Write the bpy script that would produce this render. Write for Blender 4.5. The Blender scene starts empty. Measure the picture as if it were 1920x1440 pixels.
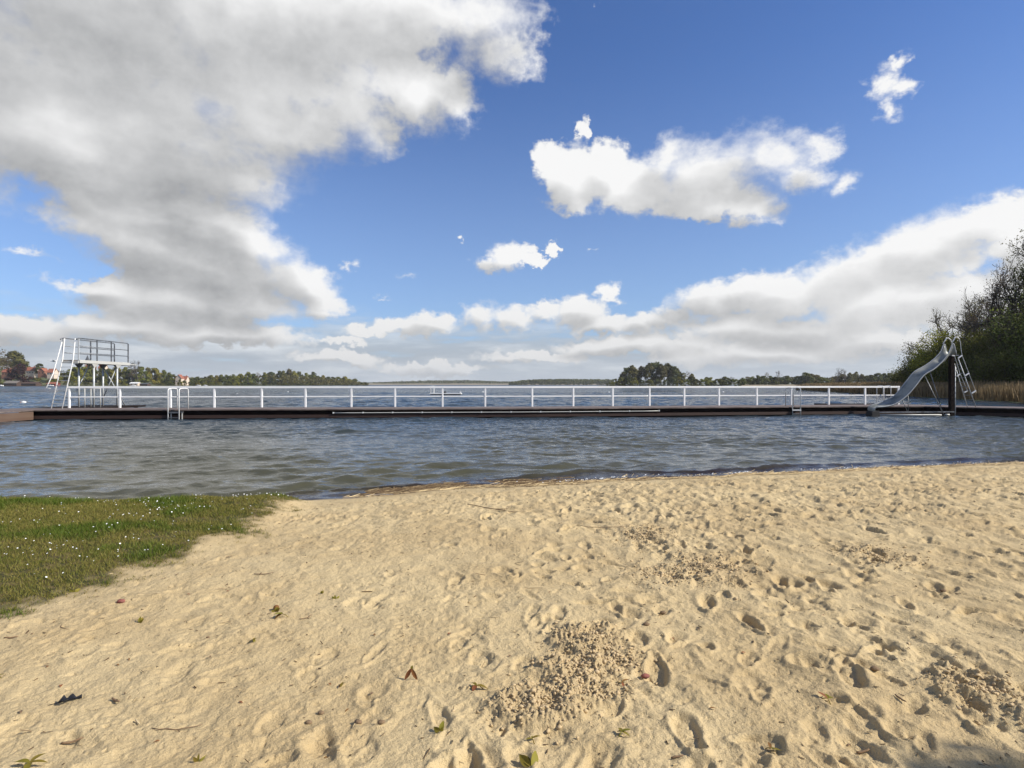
import bpy, math, random
import numpy as np
from mathutils import Vector, Matrix
R = math.radians
SC = bpy.context.scene
DENOISE = True
COL = SC.collection
F, EYE, HOR = 1100.0, 1.75, 721.0          # lens in photo pixels, eye height over the lake, horizon row
SUN_AZ, SUN_EL = R(103), R(36)              # sun stands to the right, a little ahead
SUN = Vector((math.sin(SUN_AZ)*math.cos(SUN_EL), math.cos(SUN_AZ)*math.cos(SUN_EL), math.sin(SUN_EL)))

# ------------------------------------------------------------------ camera, sun
cam = bpy.data.cameras.new('camera'); co = bpy.data.objects.new('camera', cam); COL.objects.link(co)
cam.sensor_width = 36; cam.lens = 36*F/1920; cam.clip_start = .05; cam.clip_end = 30000
co.location = (0, 0, EYE); co.rotation_euler = (R(90.05), 0, 0); SC.camera = co
sl = bpy.data.lights.new('sun', 'SUN'); so = bpy.data.objects.new('sun', sl); COL.objects.link(so)
sl.energy = 5.0; sl.angle = R(.55); sl.color = (1, .93, .82)
so.rotation_euler = SUN.to_track_quat('Z', 'Y').to_euler(); so.location = (30, 10, 40)
SC.view_settings.view_transform = 'Standard'; SC.view_settings.look = 'None'
SC.view_settings.gamma = 1; SC.view_settings.exposure = 0.35
SC.cycles.use_denoising = DENOISE; SC.cycles.use_adaptive_sampling = True; SC.cycles.adaptive_threshold = .012
SC.cycles.max_bounces = 6; SC.cycles.diffuse_bounces = 2; SC.cycles.glossy_bounces = 3
SC.cycles.transparent_max_bounces = 12; SC.cycles.volume_bounces = 0
SC.cycles.caustics_reflective = False; SC.cycles.caustics_refractive = False
SC.cycles.sample_clamp_indirect = 4

# ------------------------------------------------------------------ node helper
class NT:
    def __init__(s, tree): s.t = tree; s.n = tree.nodes; s.l = tree.links
    def new(s, typ, **kw):
        n = s.n.new(typ)
        for k, v in kw.items(): setattr(n, k, v)
        return n
    def put(s, sock, v):
        if isinstance(v, bpy.types.NodeSocket): s.l.new(v, sock)
        elif v is not None:
            if isinstance(v, (tuple, list)) and len(v) == 3 and sock.type == 'RGBA': v = (*v, 1)
            sock.default_value = v
    def math(s, op, a, b=None, c=None, clamp=False):
        n = s.new('ShaderNodeMath', operation=op, use_clamp=clamp)
        for i, v in enumerate((a, b, c)): s.put(n.inputs[i], v)
        return n.outputs[0]
    def vmath(s, op, a, b=None, scale=None):
        n = s.new('ShaderNodeVectorMath', operation=op)
        s.put(n.inputs[0], a); s.put(n.inputs[1], b)
        if scale is not None: s.put(n.inputs['Scale'], scale)
        return n.outputs['Value'] if op in ('LENGTH', 'DOT_PRODUCT', 'DISTANCE') else n.outputs['Vector']
    def mix(s, f, a, b, mode='MIX'):
        n = s.new('ShaderNodeMix', data_type='RGBA', blend_type=mode)
        s.put(n.inputs[0], f); s.put(n.inputs[6], a); s.put(n.inputs[7], b)
        return n.outputs[2]
    def noise(s, vec, scale, detail=3, rough=.5, dist=0.0, color=False, dims='3D', lac=2.0):
        n = s.new('ShaderNodeTexNoise', noise_dimensions=dims)
        s.put(n.inputs['Vector'], vec); s.put(n.inputs['Scale'], scale); s.put(n.inputs['Detail'], detail)
        s.put(n.inputs['Roughness'], rough); s.put(n.inputs['Distortion'], dist); s.put(n.inputs['Lacunarity'], lac)
        return n.outputs['Color' if color else 'Fac']
    def smooth(s, v, a, b, lo=0.0, hi=1.0):
        n = s.new('ShaderNodeMapRange', interpolation_type='SMOOTHSTEP')
        for i, x in enumerate((v, a, b, lo, hi)): s.put(n.inputs[i], x)
        return n.outputs[0]
    def lin(s, v, a, b, lo=0.0, hi=1.0, clamp=True):
        n = s.new('ShaderNodeMapRange', clamp=clamp)
        for i, x in enumerate((v, a, b, lo, hi)): s.put(n.inputs[i], x)
        return n.outputs[0]
    def mapping(s, vec, loc=(0,0,0), rot=(0,0,0), scale=(1,1,1), typ='POINT'):
        n = s.new('ShaderNodeMapping', vector_type=typ)
        s.put(n.inputs['Vector'], vec)
        if typ != 'NORMAL': s.put(n.inputs['Location'], loc)
        s.put(n.inputs['Rotation'], rot); s.put(n.inputs['Scale'], scale)
        return n.outputs[0]
    def xyz(s, v):
        n = s.new('ShaderNodeSeparateXYZ'); s.put(n.inputs[0], v); return n.outputs
    def chain(s, vec, after):
        # the same vector, but only once the value AFTER is known: keeps long sums within the shader's memory
        n = s.new('ShaderNodeVectorMath', operation='MULTIPLY_ADD')
        s.put(n.inputs[0], after); n.inputs[1].default_value = (1e-9,)*3; s.put(n.inputs[2], vec)
        return n.outputs[0]
    def comb(s, x=0.0, y=0.0, z=0.0):
        n = s.new('ShaderNodeCombineXYZ')
        for i, v in enumerate((x, y, z)): s.put(n.inputs[i], v)
        return n.outputs[0]

# ------------------------------------------------------------------ sky: nishita plus clouds laid out by compass bearing and elevation
def bearing(x, y):
    u, v = (x-960)/F, (HOR-y)/F
    az = math.atan(u); return az, math.atan(v*math.cos(az))
def ell(x, y, rx, ry, rot=0, thin=0):
    az, el = bearing(x, y); c = math.cos(az)
    return (az, el, rx/F*c*c, ry/F*c*math.cos(el)**2, R(rot), thin)
CLOUDS = [ell(*e) for e in (
    # the large grey bank upper left
    (-150,60,560,330),(240,40,440,260,-10),(50,10,330,220),(400,110,300,170),(560,150,160,110),(350,320,150,100,-20),(420,420,140,70,-20),(560,60,330,170),(760,20,220,110),(880,25,160,90),(935,95,95,75),(770,165,105,80,-30),(860,180,60,70,-20),(660,200,110,110,-20),
    (100,250,340,130,-10),(380,250,250,130,-10),(600,245,95,80,-20),(440,330,135,80,-10),(160,330,260,76,-20),(330,385,180,44),(230,300,200,120,-20),(500,200,160,140),
    (470,450,110,60,-20),(330,480,190,90,-10),(230,430,150,70,-20),(560,530,95,60,-20),(400,570,210,48),(190,535,110,22),(420,510,160,80),(300,560,180,50),
    (600,575,70,28),(60,622,130,28),(250,615,220,30),(440,625,180,26),
    # the white cumulus right of centre
    (1075,335,78,70),(1140,300,42,58),(1035,300,40,40),(1095,243,26,36,0,.2),(1200,345,110,62),(1330,315,150,72,8),(1450,295,100,64),(1340,375,140,42),(1410,390,70,44),(1540,275,52,40,20),(1578,348,42,42,0,.22),(1510,330,60,48),(1250,300,80,50,20),
    # small ones
    (1655,158,54,52,0,.18),(1692,168,44,36,0,.2),(1682,112,34,30,20,.24),(1670,212,42,40,0,.26),
    (958,476,48,34),(920,490,40,18),(1027,472,17,18),(995,492,30,12),(1112,470,26,12,0,.6),(862,452,22,13,0,.55),
    (770,515,90,26,0,.72),(715,560,60,14,0,.75),(660,500,40,26,0,.6),(1500,360,90,30,20,.8),(1690,350,60,20,0,.85),(60,470,110,24,0,.55),(1120,15,40,20,0,.75),
    # the bank rising to the right
    (1330,565,80,44),(1420,545,80,44),(1490,555,120,56,10),(1600,520,140,72,18),(1740,470,150,80,20),(1830,425,120,50,20),(1960,450,150,90),(1700,570,260,60),(1480,620,240,34),(1900,560,200,70),(2080,480,190,110),
    # the row in the middle distance
    (895,592,52,34),(960,598,46,30),(1015,582,40,30),(1080,582,62,36),(1150,550,32,26,20),(1120,612,60,20),(810,612,62,24),(750,614,55,19),(690,622,70,14),(1210,610,55,24),(1270,600,45,28),(630,640,60,12),
    (1200,648,190,20),(1000,668,120,13),(1400,665,220,24),(1650,640,200,30),(820,690,130,12),(640,672,110,16),(1800,650,120,24))]
BEHIND = [(2.2,.5,.45,.16,0,0),(2.9,.35,.5,.13,0,0),(-2.6,.45,.5,.16,0,0),(-1.9,.6,.5,.25,0,0),(-1.25,.35,.3,.22,0,0),(-1.3,.8,.6,.35,0,0),(1.9,.2,.35,.08,0,0),(-2.2,.14,.4,.05,0,0),(2.5,.12,.4,.05,0,0)]

def cloud_group(name, warp_detail, fine):
    g = bpy.data.node_groups.new(name, 'ShaderNodeTree')
    g.interface.new_socket('P', in_out='INPUT', socket_type='NodeSocketVector')
    g.interface.new_socket('Density', in_out='OUTPUT', socket_type='NodeSocketFloat')
    t = NT(g); gi = t.new('NodeGroupInput'); go = t.new('NodeGroupOutput')
    P = gi.outputs[0]
    el = t.xyz(P)[1]
    st = t.mapping(P, scale=(1, 1.35, 1))
    warp = t.vmath('SUBTRACT', t.noise(st, 8, warp_detail, .55, color=True, dims='2D'), (.5,.5,.5))
    Pw = t.vmath('ADD', P, t.vmath('MULTIPLY', warp, (.06,.04,0)))
    if fine:
        w2 = t.vmath('SUBTRACT', t.noise(st, 34, 6, .62, color=True, dims='2D'), (.5,.5,.5))
        Pw = t.vmath('ADD', Pw, t.vmath('MULTIPLY', w2, (.050,.036,0)))
    m = None
    for q in (0, -10, -20, -30, 10, 20):                                # ellipses sorted by their tilt, so each tilt is turned only once
        th = R(q); ca, sa = math.cos(th), math.sin(th)
        Q = Pw if m is None else t.chain(Pw, m)
        if q: Q = t.mapping(Q, rot=(0,0,-th))
        for i, (x, y, rx, ry, rot, thin) in enumerate([e for e in CLOUDS + BEHIND if round(math.degrees(e[4]), -1) == q and (fine or e[2]*e[3] > .0009)]):
            if i % 8 == 7: Q = t.chain(Q, m)
            xr, yr = x*ca + y*sa, -x*sa + y*ca
            n = t.new('ShaderNodeVectorMath', operation='MULTIPLY_ADD')
            t.put(n.inputs[0], Q); n.inputs[1].default_value = (1/rx, 1/ry, 0); n.inputs[2].default_value = (-xr/rx, -yr/ry, 0)
            d = t.vmath('LENGTH', n.outputs[0])
            if thin: d = t.math('ADD', d, thin)
            if m is None: m = d
            else:
                n = t.new('ShaderNodeMath', operation='SMOOTH_MIN'); t.put(n.inputs[0], m); t.put(n.inputs[1], d); n.inputs[2].default_value = .3
                m = n.outputs[0]
    dens = t.math('SUBTRACT', 1.0, m)
    if fine:
        dens = t.math('MINIMUM', t.math('MULTIPLY', dens, 1.9), 1.5)
        n1 = t.noise(st, 11, 10, .58, dims='2D')
        amp = t.lin(el, .02, .45, .8, 1.15)
        dens = t.math('ADD', dens, t.math('MULTIPLY', t.math('SUBTRACT', n1, .5), amp))
        bil = t.math('ABSOLUTE', t.math('SUBTRACT', t.noise(t.vmath('ADD', st, t.vmath('SCALE', warp, scale=.03)), 24, 3, .5, dims='2D'), .5))
        dens = t.math('ADD', dens, t.math('MULTIPLY', t.math('SUBTRACT', .1, bil), 1.1))
    else:
        n1 = t.noise(st, 9, 4, .5, dims='2D')
        dens = t.math('ADD', dens, t.math('MULTIPLY', t.math('SUBTRACT', n1, .5), .7))
    t.put(go.inputs[0], dens)
    return g

def build_world():
    w = bpy.data.worlds.new('World'); SC.world = w; w.use_nodes = True
    t = NT(w.node_tree); t.n.clear()
    out = t.new('ShaderNodeOutputWorld'); bg = t.new('ShaderNodeBackground')
    sky = t.new('ShaderNodeTexSky', sky_type='NISHITA', sun_disc=False, sun_elevation=SUN_EL, sun_rotation=SUN_AZ,
                altitude=20, air_density=1.0, dust_density=.3, ozone_density=3.0)
    D = t.vmath('NORMALIZE', t.new('ShaderNodeTexCoord').outputs['Generated'])
    x, y, z = t.xyz(D)
    az = t.math('ARCTAN2', x, y); el = t.math('ARCSINE', z)
    P = t.comb(az, el, 0.0)
    gf, gs = cloud_group('cloud_field', 5, True), cloud_group('cloud_shade', 2, False)
    def field(g, vec):
        n = t.new('ShaderNodeGroup'); n.node_tree = g; t.put(n.inputs[0], vec); return n.outputs[0]
    dens = field(gf, P)
    f1 = field(gs, t.vmath('ADD', t.chain(P, dens), t.vmath('SCALE', (.032,.048,0), scale=t.lin(el, .03, .32, .26, 1.0))))
    soft = t.lin(t.noise(P, 4.5, 3, dims='2D'), .35, .65, .45, 1.5)        # some edges crisp, some wispy
    soft = t.math('MULTIPLY', soft, t.lin(el, .05, .35, .75, 1.2))
    cover = t.smooth(dens, -.06, soft)
    # low bank of far layered cloud, fading into a pale horizon
    lay = t.noise(t.mapping(P, scale=(3.2, 17, 1)), 1.7, 7, .56)
    lowmask = t.smooth(el, .15, .045)
    low = t.math('MULTIPLY', t.smooth(t.math('ADD', lay, t.math('MULTIPLY', lowmask, .34)), .58, .76), lowmask)
    # light: bright where little cloud lies between it and the sun, grey where much does
    lit = t.math('MULTIPLY_ADD', t.smooth(f1, -.25, .7), -.74, .97)
    streak = t.noise(t.mapping(P, rot=(0,0,.35), scale=(1,2.2,1)), 4, 6, .52, dims='2D')
    lit = t.math('MULTIPLY_ADD', t.math('SUBTRACT', streak, .5), .9, lit)
    lit = t.math('MULTIPLY_ADD', t.math('SUBTRACT', dens, f1), .16, lit)
    lit = t.math('MULTIPLY_ADD', t.math('SUBTRACT', t.noise(P, 26, 6, .6, dims='2D'), .5), .24, lit)
    lit = t.math('ADD', lit, t.math('ADD', t.lin(az, -.75, .15, -.03, .17), t.lin(az, .25, .6, 0, .10)), None, True)
    lit = t.math('MULTIPLY', lit, t.lin(el, .04, .16, .72, 1.0))
    lit = t.math('MULTIPLY', lit, t.smooth(dens, -.1, .75, .80, 1.0))
    ccol = t.mix(lit, CLOUD_GREY, CLOUD_WHITE)
    lowcol = t.mix(t.smooth(lay, .42, .7), (.35,.395,.45), (.56,.59,.62))
    skyc = t.mix(1.0, sky.outputs[0], SKY_TINT, 'MULTIPLY')
    haze = t.smooth(el, .55, -.02)
    base = t.mix(t.math('MULTIPLY', haze, .38), skyc, (0.361,0.471,0.612))
    c = t.mix(low, base, lowcol)
    c = t.mix(cover, c, ccol)
    c = t.mix(t.smooth(el, .05, .0, 0, .45), c, (.47,.515,.56))
    t.put(bg.inputs[0], c); bg.inputs[1].default_value = 1.0
    t.l.new(bg.outputs[0], out.inputs[0])
    w.cycles.sampling_method = 'MANUAL'; w.cycles.sample_map_resolution = 1024
SKY_TINT = (.0630, .0795, .1110)
CLOUD_GREY, CLOUD_WHITE = (.285,.291,.30), (.74,.74,.74)
build_world()
SAND_A, SAND_B = (.555,.435,.238, 1), (.48,.362,.188, 1)

# ------------------------------------------------------------------ numpy helpers
RNG = np.random.default_rng(7)
def perlin(x, y, seed=0):
    r = np.random.default_rng(seed); perm = r.permutation(512).astype(np.int32)
    ang = r.random(512)*2*np.pi; gx, gy = np.cos(ang).astype(np.float32), np.sin(ang).astype(np.float32)
    xi = np.floor(x).astype(np.int64); yi = np.floor(y).astype(np.int64)
    xf = (x-xi).astype(np.float32); yf = (y-yi).astype(np.float32)
    u = xf*xf*xf*(xf*(xf*6-15)+10); v = yf*yf*yf*(yf*(yf*6-15)+10)
    def g(ix, iy, dx, dy):
        h = perm[(perm[ix & 511]+iy) & 511]
        return gx[h]*dx+gy[h]*dy
    a = g(xi, yi, xf, yf); b = g(xi+1, yi, xf-1, yf); c = g(xi, yi+1, xf, yf-1); d = g(xi+1, yi+1, xf-1, yf-1)
    return ((a+(b-a)*u)+((c+(d-c)*u)-(a+(b-a)*u))*v)*1.5
def fbm(x, y, oct, seed, gain=.5):
    s = 0; a = 1
    for i in range(oct):
        s = s + a*perlin(x*2**i+17.3*i, y*2**i-9.1*i, seed+i); a *= gain
    return s
def sstep(a, b, x):
    t = np.clip((x-a)/(b-a), 0, 1); return t*t*(3-2*t)

def mesh_from(name, V, Fq, mat, smooth=True, attrs=None):
    """V (n,3); Fq (m,3) or (m,4) index array"""
    me = bpy.data.meshes.new(name); V = np.ascontiguousarray(V, np.float32); Fq = np.ascontiguousarray(Fq, np.int32)
    n, k = Fq.shape
    me.vertices.add(len(V)); me.vertices.foreach_set('co', V.ravel())
    me.loops.add(n*k); me.loops.foreach_set('vertex_index', Fq.ravel())
    me.polygons.add(n); me.polygons.foreach_set('loop_start', np.arange(0, n*k, k, dtype=np.int32))
    me.polygons.foreach_set('use_smooth', np.full(n, smooth))
    for an, av in (attrs or {}).items():
        at = me.attributes.new(an, 'FLOAT', 'POINT'); at.data.foreach_set('value', np.ascontiguousarray(av, np.float32).ravel())
    me.update(calc_edges=True)
    if mat: me.materials.append(mat)
    return me
def grid_faces(nr, nc):
    i = np.arange(nr*nc, dtype=np.int32).reshape(nr, nc)
    return np.stack([i[:-1,:-1], i[:-1,1:], i[1:,1:], i[1:,:-1]], -1).reshape(-1, 4)
def link(name, me, parent=None, loc=(0,0,0)):
    o = bpy.data.objects.new(name, me); COL.objects.link(o); o.location = loc
    if parent is not None: o.parent = parent
    return o
def tag(o, label=None, cat=None, group=None, kind=None):
    for k, v in (('label', label), ('category', cat), ('group', group), ('kind', kind)):
        if v: o[k] = v
    return o
def thing(name, label, cat, loc=(0,0,0), group=None, rz=0):
    o = bpy.data.objects.new(name, None); COL.objects.link(o); o.location = loc; o.rotation_euler = (0,0,rz); o.empty_display_size = .2
    return tag(o, label, cat, group)
def copy_tree(o, parent=None):
    c = o.copy(); COL.objects.link(c)
    if parent is not None: c.parent = parent
    for ch in list(o.children): copy_tree(ch, c)
    return c

class MB:
    """collects boxes, tubes and quads in world space and links them as one mesh"""
    def __init__(s): s.v = []; s.f = []
    def add(s, vs, fs):
        b = len(s.v); s.v += [tuple(p) for p in vs]; s.f += [tuple(i+b for i in f) for f in fs]; return s
    def box(s, x0, x1, y0, y1, z0, z1):
        return s.add([(x0,y0,z0),(x1,y0,z0),(x1,y1,z0),(x0,y1,z0),(x0,y0,z1),(x1,y0,z1),(x1,y1,z1),(x0,y1,z1)],
                     [(0,3,2,1),(4,5,6,7),(0,1,5,4),(1,2,6,5),(2,3,7,6),(3,0,4,7)])
    def beam(s, p0, p1, w, h, up=(0,0,1)):
        """rectangular bar between two points, w across, h along UP"""
        p0, p1, up = Vector(p0), Vector(p1), Vector(up)
        d = (p1-p0).normalized(); sd = d.cross(up).normalized(); u = sd.cross(d).normalized()
        q = []
        for p in (p0, p1): q += [p+sd*a*w/2+u*b*h/2 for a, b in ((-1,-1),(1,-1),(1,1),(-1,1))]
        return s.add(q, [(0,1,2,3),(7,6,5,4),(0,4,5,1),(1,5,6,2),(2,6,7,3),(3,7,4,0)])
    def tube(s, pts, r, n=8, cap=True):
        pts = [Vector(p) for p in pts]; rs = r if isinstance(r, (list, tuple)) else [r]*len(pts)
        u = None; vs = []; fs = []
        for i, p in enumerate(pts):
            d = (pts[min(i+1, len(pts)-1)]-pts[max(i-1, 0)]).normalized()
            if u is None:
                u = d.orthogonal().normalized()
            else:
                u = (u-d*u.dot(d)); u = u.normalized() if u.length > 1e-6 else d.orthogonal().normalized()
            w = d.cross(u)
            vs += [p+(u*math.cos(2*math.pi*k/n)+w*math.sin(2*math.pi*k/n))*rs[i] for k in range(n)]
        for i in range(len(pts)-1):
            fs += [(i*n+k, i*n+(k+1) % n, (i+1)*n+(k+1) % n, (i+1)*n+k) for k in range(n)]
        if cap: fs += [tuple(range(n))[::-1], tuple((len(pts)-1)*n+k for k in range(n))]
        return s.add(vs, fs)
    def sheet(s, rows):
        n = len(rows[0]); vs = [p for r in rows for p in r]
        return s.add(vs, [(i*n+k, i*n+k+1, (i+1)*n+k+1, (i+1)*n+k) for i in range(len(rows)-1) for k in range(n-1)])
    def ball(s, c, r, n=10, m=6, sc=(1,1,1)):
        rows = []
        for i in range(m+1):
            th = math.pi*i/m; rr = max(math.sin(th), .001)
            rows.append([(c[0]+r*sc[0]*rr*math.cos(2*math.pi*k/n), c[1]+r*sc[1]*rr*math.sin(2*math.pi*k/n), c[2]+r*sc[2]*math.cos(th)) for k in range(n)])
        vs = [p for r_ in rows for p in r_]
        return s.add(vs, [(i*n+k, (i+1)*n+k, (i+1)*n+(k+1) % n, i*n+(k+1) % n) for i in range(m) for k in range(n)])
    def build(s, name, mat, parent=None, smooth=False, bevel=0, auto=None):
        me = bpy.data.meshes.new(name)
        off = Vector(parent_origin(parent)) if parent is not None else Vector((0,0,0))
        me.from_pydata([Vector(p)-off for p in s.v], [], s.f); me.materials.append(mat)
        if smooth: me.polygons.foreach_set('use_smooth', [True]*len(me.polygons))
        me.update()
        o = link(name, me, parent)
        if bevel:
            b = o.modifiers.new('bevel', 'BEVEL'); b.width = bevel; b.segments = 2; b.limit_method = 'ANGLE'
        return o
def parent_origin(o):
    p = Vector((0,0,0))
    while o is not None: p = p+o.location; o = o.parent
    return p
def at(px, d, z=None, py=None):
    """the point DEPTH metres ahead in the direction of photo column PX, at height Z or on row PY"""
    if z is None: z = EYE-(py-HOR)/F*d
    return Vector(((px-960)/F*d, d, z))

# ------------------------------------------------------------------ materials
def mat(name, base, rough=.6, metal=0.0, var=None, bump=None, spec=.5, obj_var=None, twosided=False, coords='Object', sheen=None):
    """plain procedural surface. var=(other colour, scale, lo, hi): noise-mixed second colour; bump=(scale, strength, distance)"""
    m = bpy.data.materials.new(name); m.use_nodes = True; t = NT(m.node_tree)
    p = t.n['Principled BSDF']; tc = t.new('ShaderNodeTexCoord').outputs[coords]
    c = base
    if var:
        vs = var if isinstance(var, list) else [var]
        for (oc, sc, lo, hi) in vs:
            vec = tc if not isinstance(sc, tuple) else t.mapping(tc, scale=sc)
            c = t.mix(t.smooth(t.noise(vec, 1.0 if isinstance(sc, tuple) else sc, 5, .6), lo, hi), c if not isinstance(c, tuple) else (*c, 1), (*oc, 1))
    if obj_var:
        rnd = t.new('ShaderNodeObjectInfo').outputs['Random']
        h = t.new('ShaderNodeHueSaturation'); t.put(h.inputs['Color'], c if not isinstance(c, tuple) else (*c, 1))
        t.put(h.inputs['Hue'], t.lin(rnd, 0, 1, .5-obj_var[0], .5+obj_var[0])); t.put(h.inputs['Value'], t.lin(t.math('FRACT', t.math('MULTIPLY', rnd, 7.31)), 0, 1, 1-obj_var[1], 1+obj_var[1]))
        c = h.outputs[0]
    t.put(p.inputs['Base Color'], c if not isinstance(c, tuple) else (*c, 1))
    p.inputs['Roughness'].default_value = rough; p.inputs['Metallic'].default_value = metal; p.inputs['Specular IOR Level'].default_value = spec
    if bump:
        b = t.new('ShaderNodeBump'); b.inputs['Strength'].default_value = bump[1]; b.inputs['Distance'].default_value = bump[2]
        vec = tc if not isinstance(bump[0], tuple) else t.mapping(tc, scale=bump[0])
        t.put(b.inputs['Height'], t.noise(vec, 1.0 if isinstance(bump[0], tuple) else bump[0], 4, .6)); t.put(p.inputs['Normal'], b.outputs[0])
    return m
M = {}
M['white_paint'] = mat('white_paint', (.90,.90,.88), .5, var=((.76,.75,.72), 3.0, .6, .85))
M['galv'] = mat('galvanised_steel', (.52,.54,.54), .5, .25, var=((.40,.42,.43), 6.0, .4, .7))
M['galv_dark'] = mat('dull_steel', (.24,.25,.26), .5, .6, var=((.10,.105,.11), 6.0, .4, .7))
M['steel'] = mat('dull_slide_steel', (.30,.31,.285), .55, .25, var=((.17,.18,.165), (1.2,3,3), .42, .7), bump=(2.0, .25, .02))
M['deck'] = mat('weathered_deck_boards', (.105,.080,.070), .8, var=[((.20,.16,.14), (1.2,9,9), .4, .7), ((.075,.05,.042), 2.3, .55, .75)], bump=((3,30,30), .4, .01))
M['dark_wood'] = mat('dark_timber', (.013,.009,.008), .85, spec=.12, var=((.024,.015,.011), (.8,6,6), .45, .7), bump=((2,20,20), .4, .01))
M['red_wood'] = mat('red_brown_timber', (.042,.021,.015), .75, var=[((.035,.018,.013), (.6,5,5), .4, .7), ((.06,.035,.024), 1.7, .6, .8)], bump=((2,20,20), .4, .01))
M['tan_wood'] = mat('sunlit_brown_timber', (.125,.082,.056), .75, var=((.10,.058,.038), (5,.6,5), .4, .7), bump=((20,2,20), .4, .01))  # lighter brown because sunlight on the side board is put into the colour
M['rubber'] = mat('black_rubber', (.012,.012,.013), .7)
M['pipe'] = mat('grey_white_pipe', (.46,.46,.43), .5, var=((.42,.40,.36), 2.5, .5, .75))
M['buoy'] = mat('white_plastic', (.80,.80,.76), .4)
M['buoy_orange'] = mat('faded_orange_plastic', (.62,.34,.22), .5)

# ------------------------------------------------------------------ the beach
# plan: shoreline in metres, z = 0 at the lake
SHX = np.array([-60,-30,-14,-9,-6.5,-4.4,-3.7,-3.3,-2.9,-2.3,-1.6,-.6,.4,1.8,3.2,5.8,8.5,11.4,16,22,40,70]); SHY = np.array([9.5,8.3,7.75,7.7,7.75,7.9,8.2,8.65,9.0,9.25,9.6,10.0,10.25,10.7,11.05,11.7,12.4,13.1,14.4,16,21,30])
def shore_y(x): return np.interp(x, SHX, SHY)+.10*perlin(x*.7, x*0+3.1, 90)+.05*perlin(x*2.3, x*0+1.7, 91)
GRX = np.array([-1e3, 0, 2.5, 3.4, 3.8, 4.4, 5.1, 5.9, 6.5, 7.0, 7.6, 8.6, 1e3])     # y ->
GRE = np.array([-3.9,-3.9,-3.6,-3.38,-3.20,-3.02,-2.85,-2.66,-2.78,-2.82,-2.9,-3.1,-3.1])       # east edge of the grass
def grass_mask(x, y):
    e = np.interp(y, GRX, GRE)
    n = .16*perlin(x*1.6, y*1.6, 50)+.13*perlin(x*4, y*4, 51)+.09*perlin(x*10, y*10, 52)
    return sstep(-.20, .22, e-x+n*1.6)
DIGS = [(.44,3.34,.24,.22,1.0),(.36,3.02,.30,.22,1.0),(.12,2.68,.27,.20,1.0),(.36,2.78,.22,.16,.9),(.55,3.1,.2,.2,.6),(1.55,4.7,.42,.42,.75),(1.15,4.5,.35,.28,.55),(1.30,5.75,.38,.5,.6),(2.25,2.78,.30,.28,.8),(2.45,2.45,.25,.2,.8),(3.1,5.0,.35,.35,.6),(-.2,5.4,.5,.5,.2),(2.7,6.3,.7,.6,.35),(4.4,6.2,.8,.6,.35),(4.8,7.5,1.0,.8,.35)]
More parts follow.
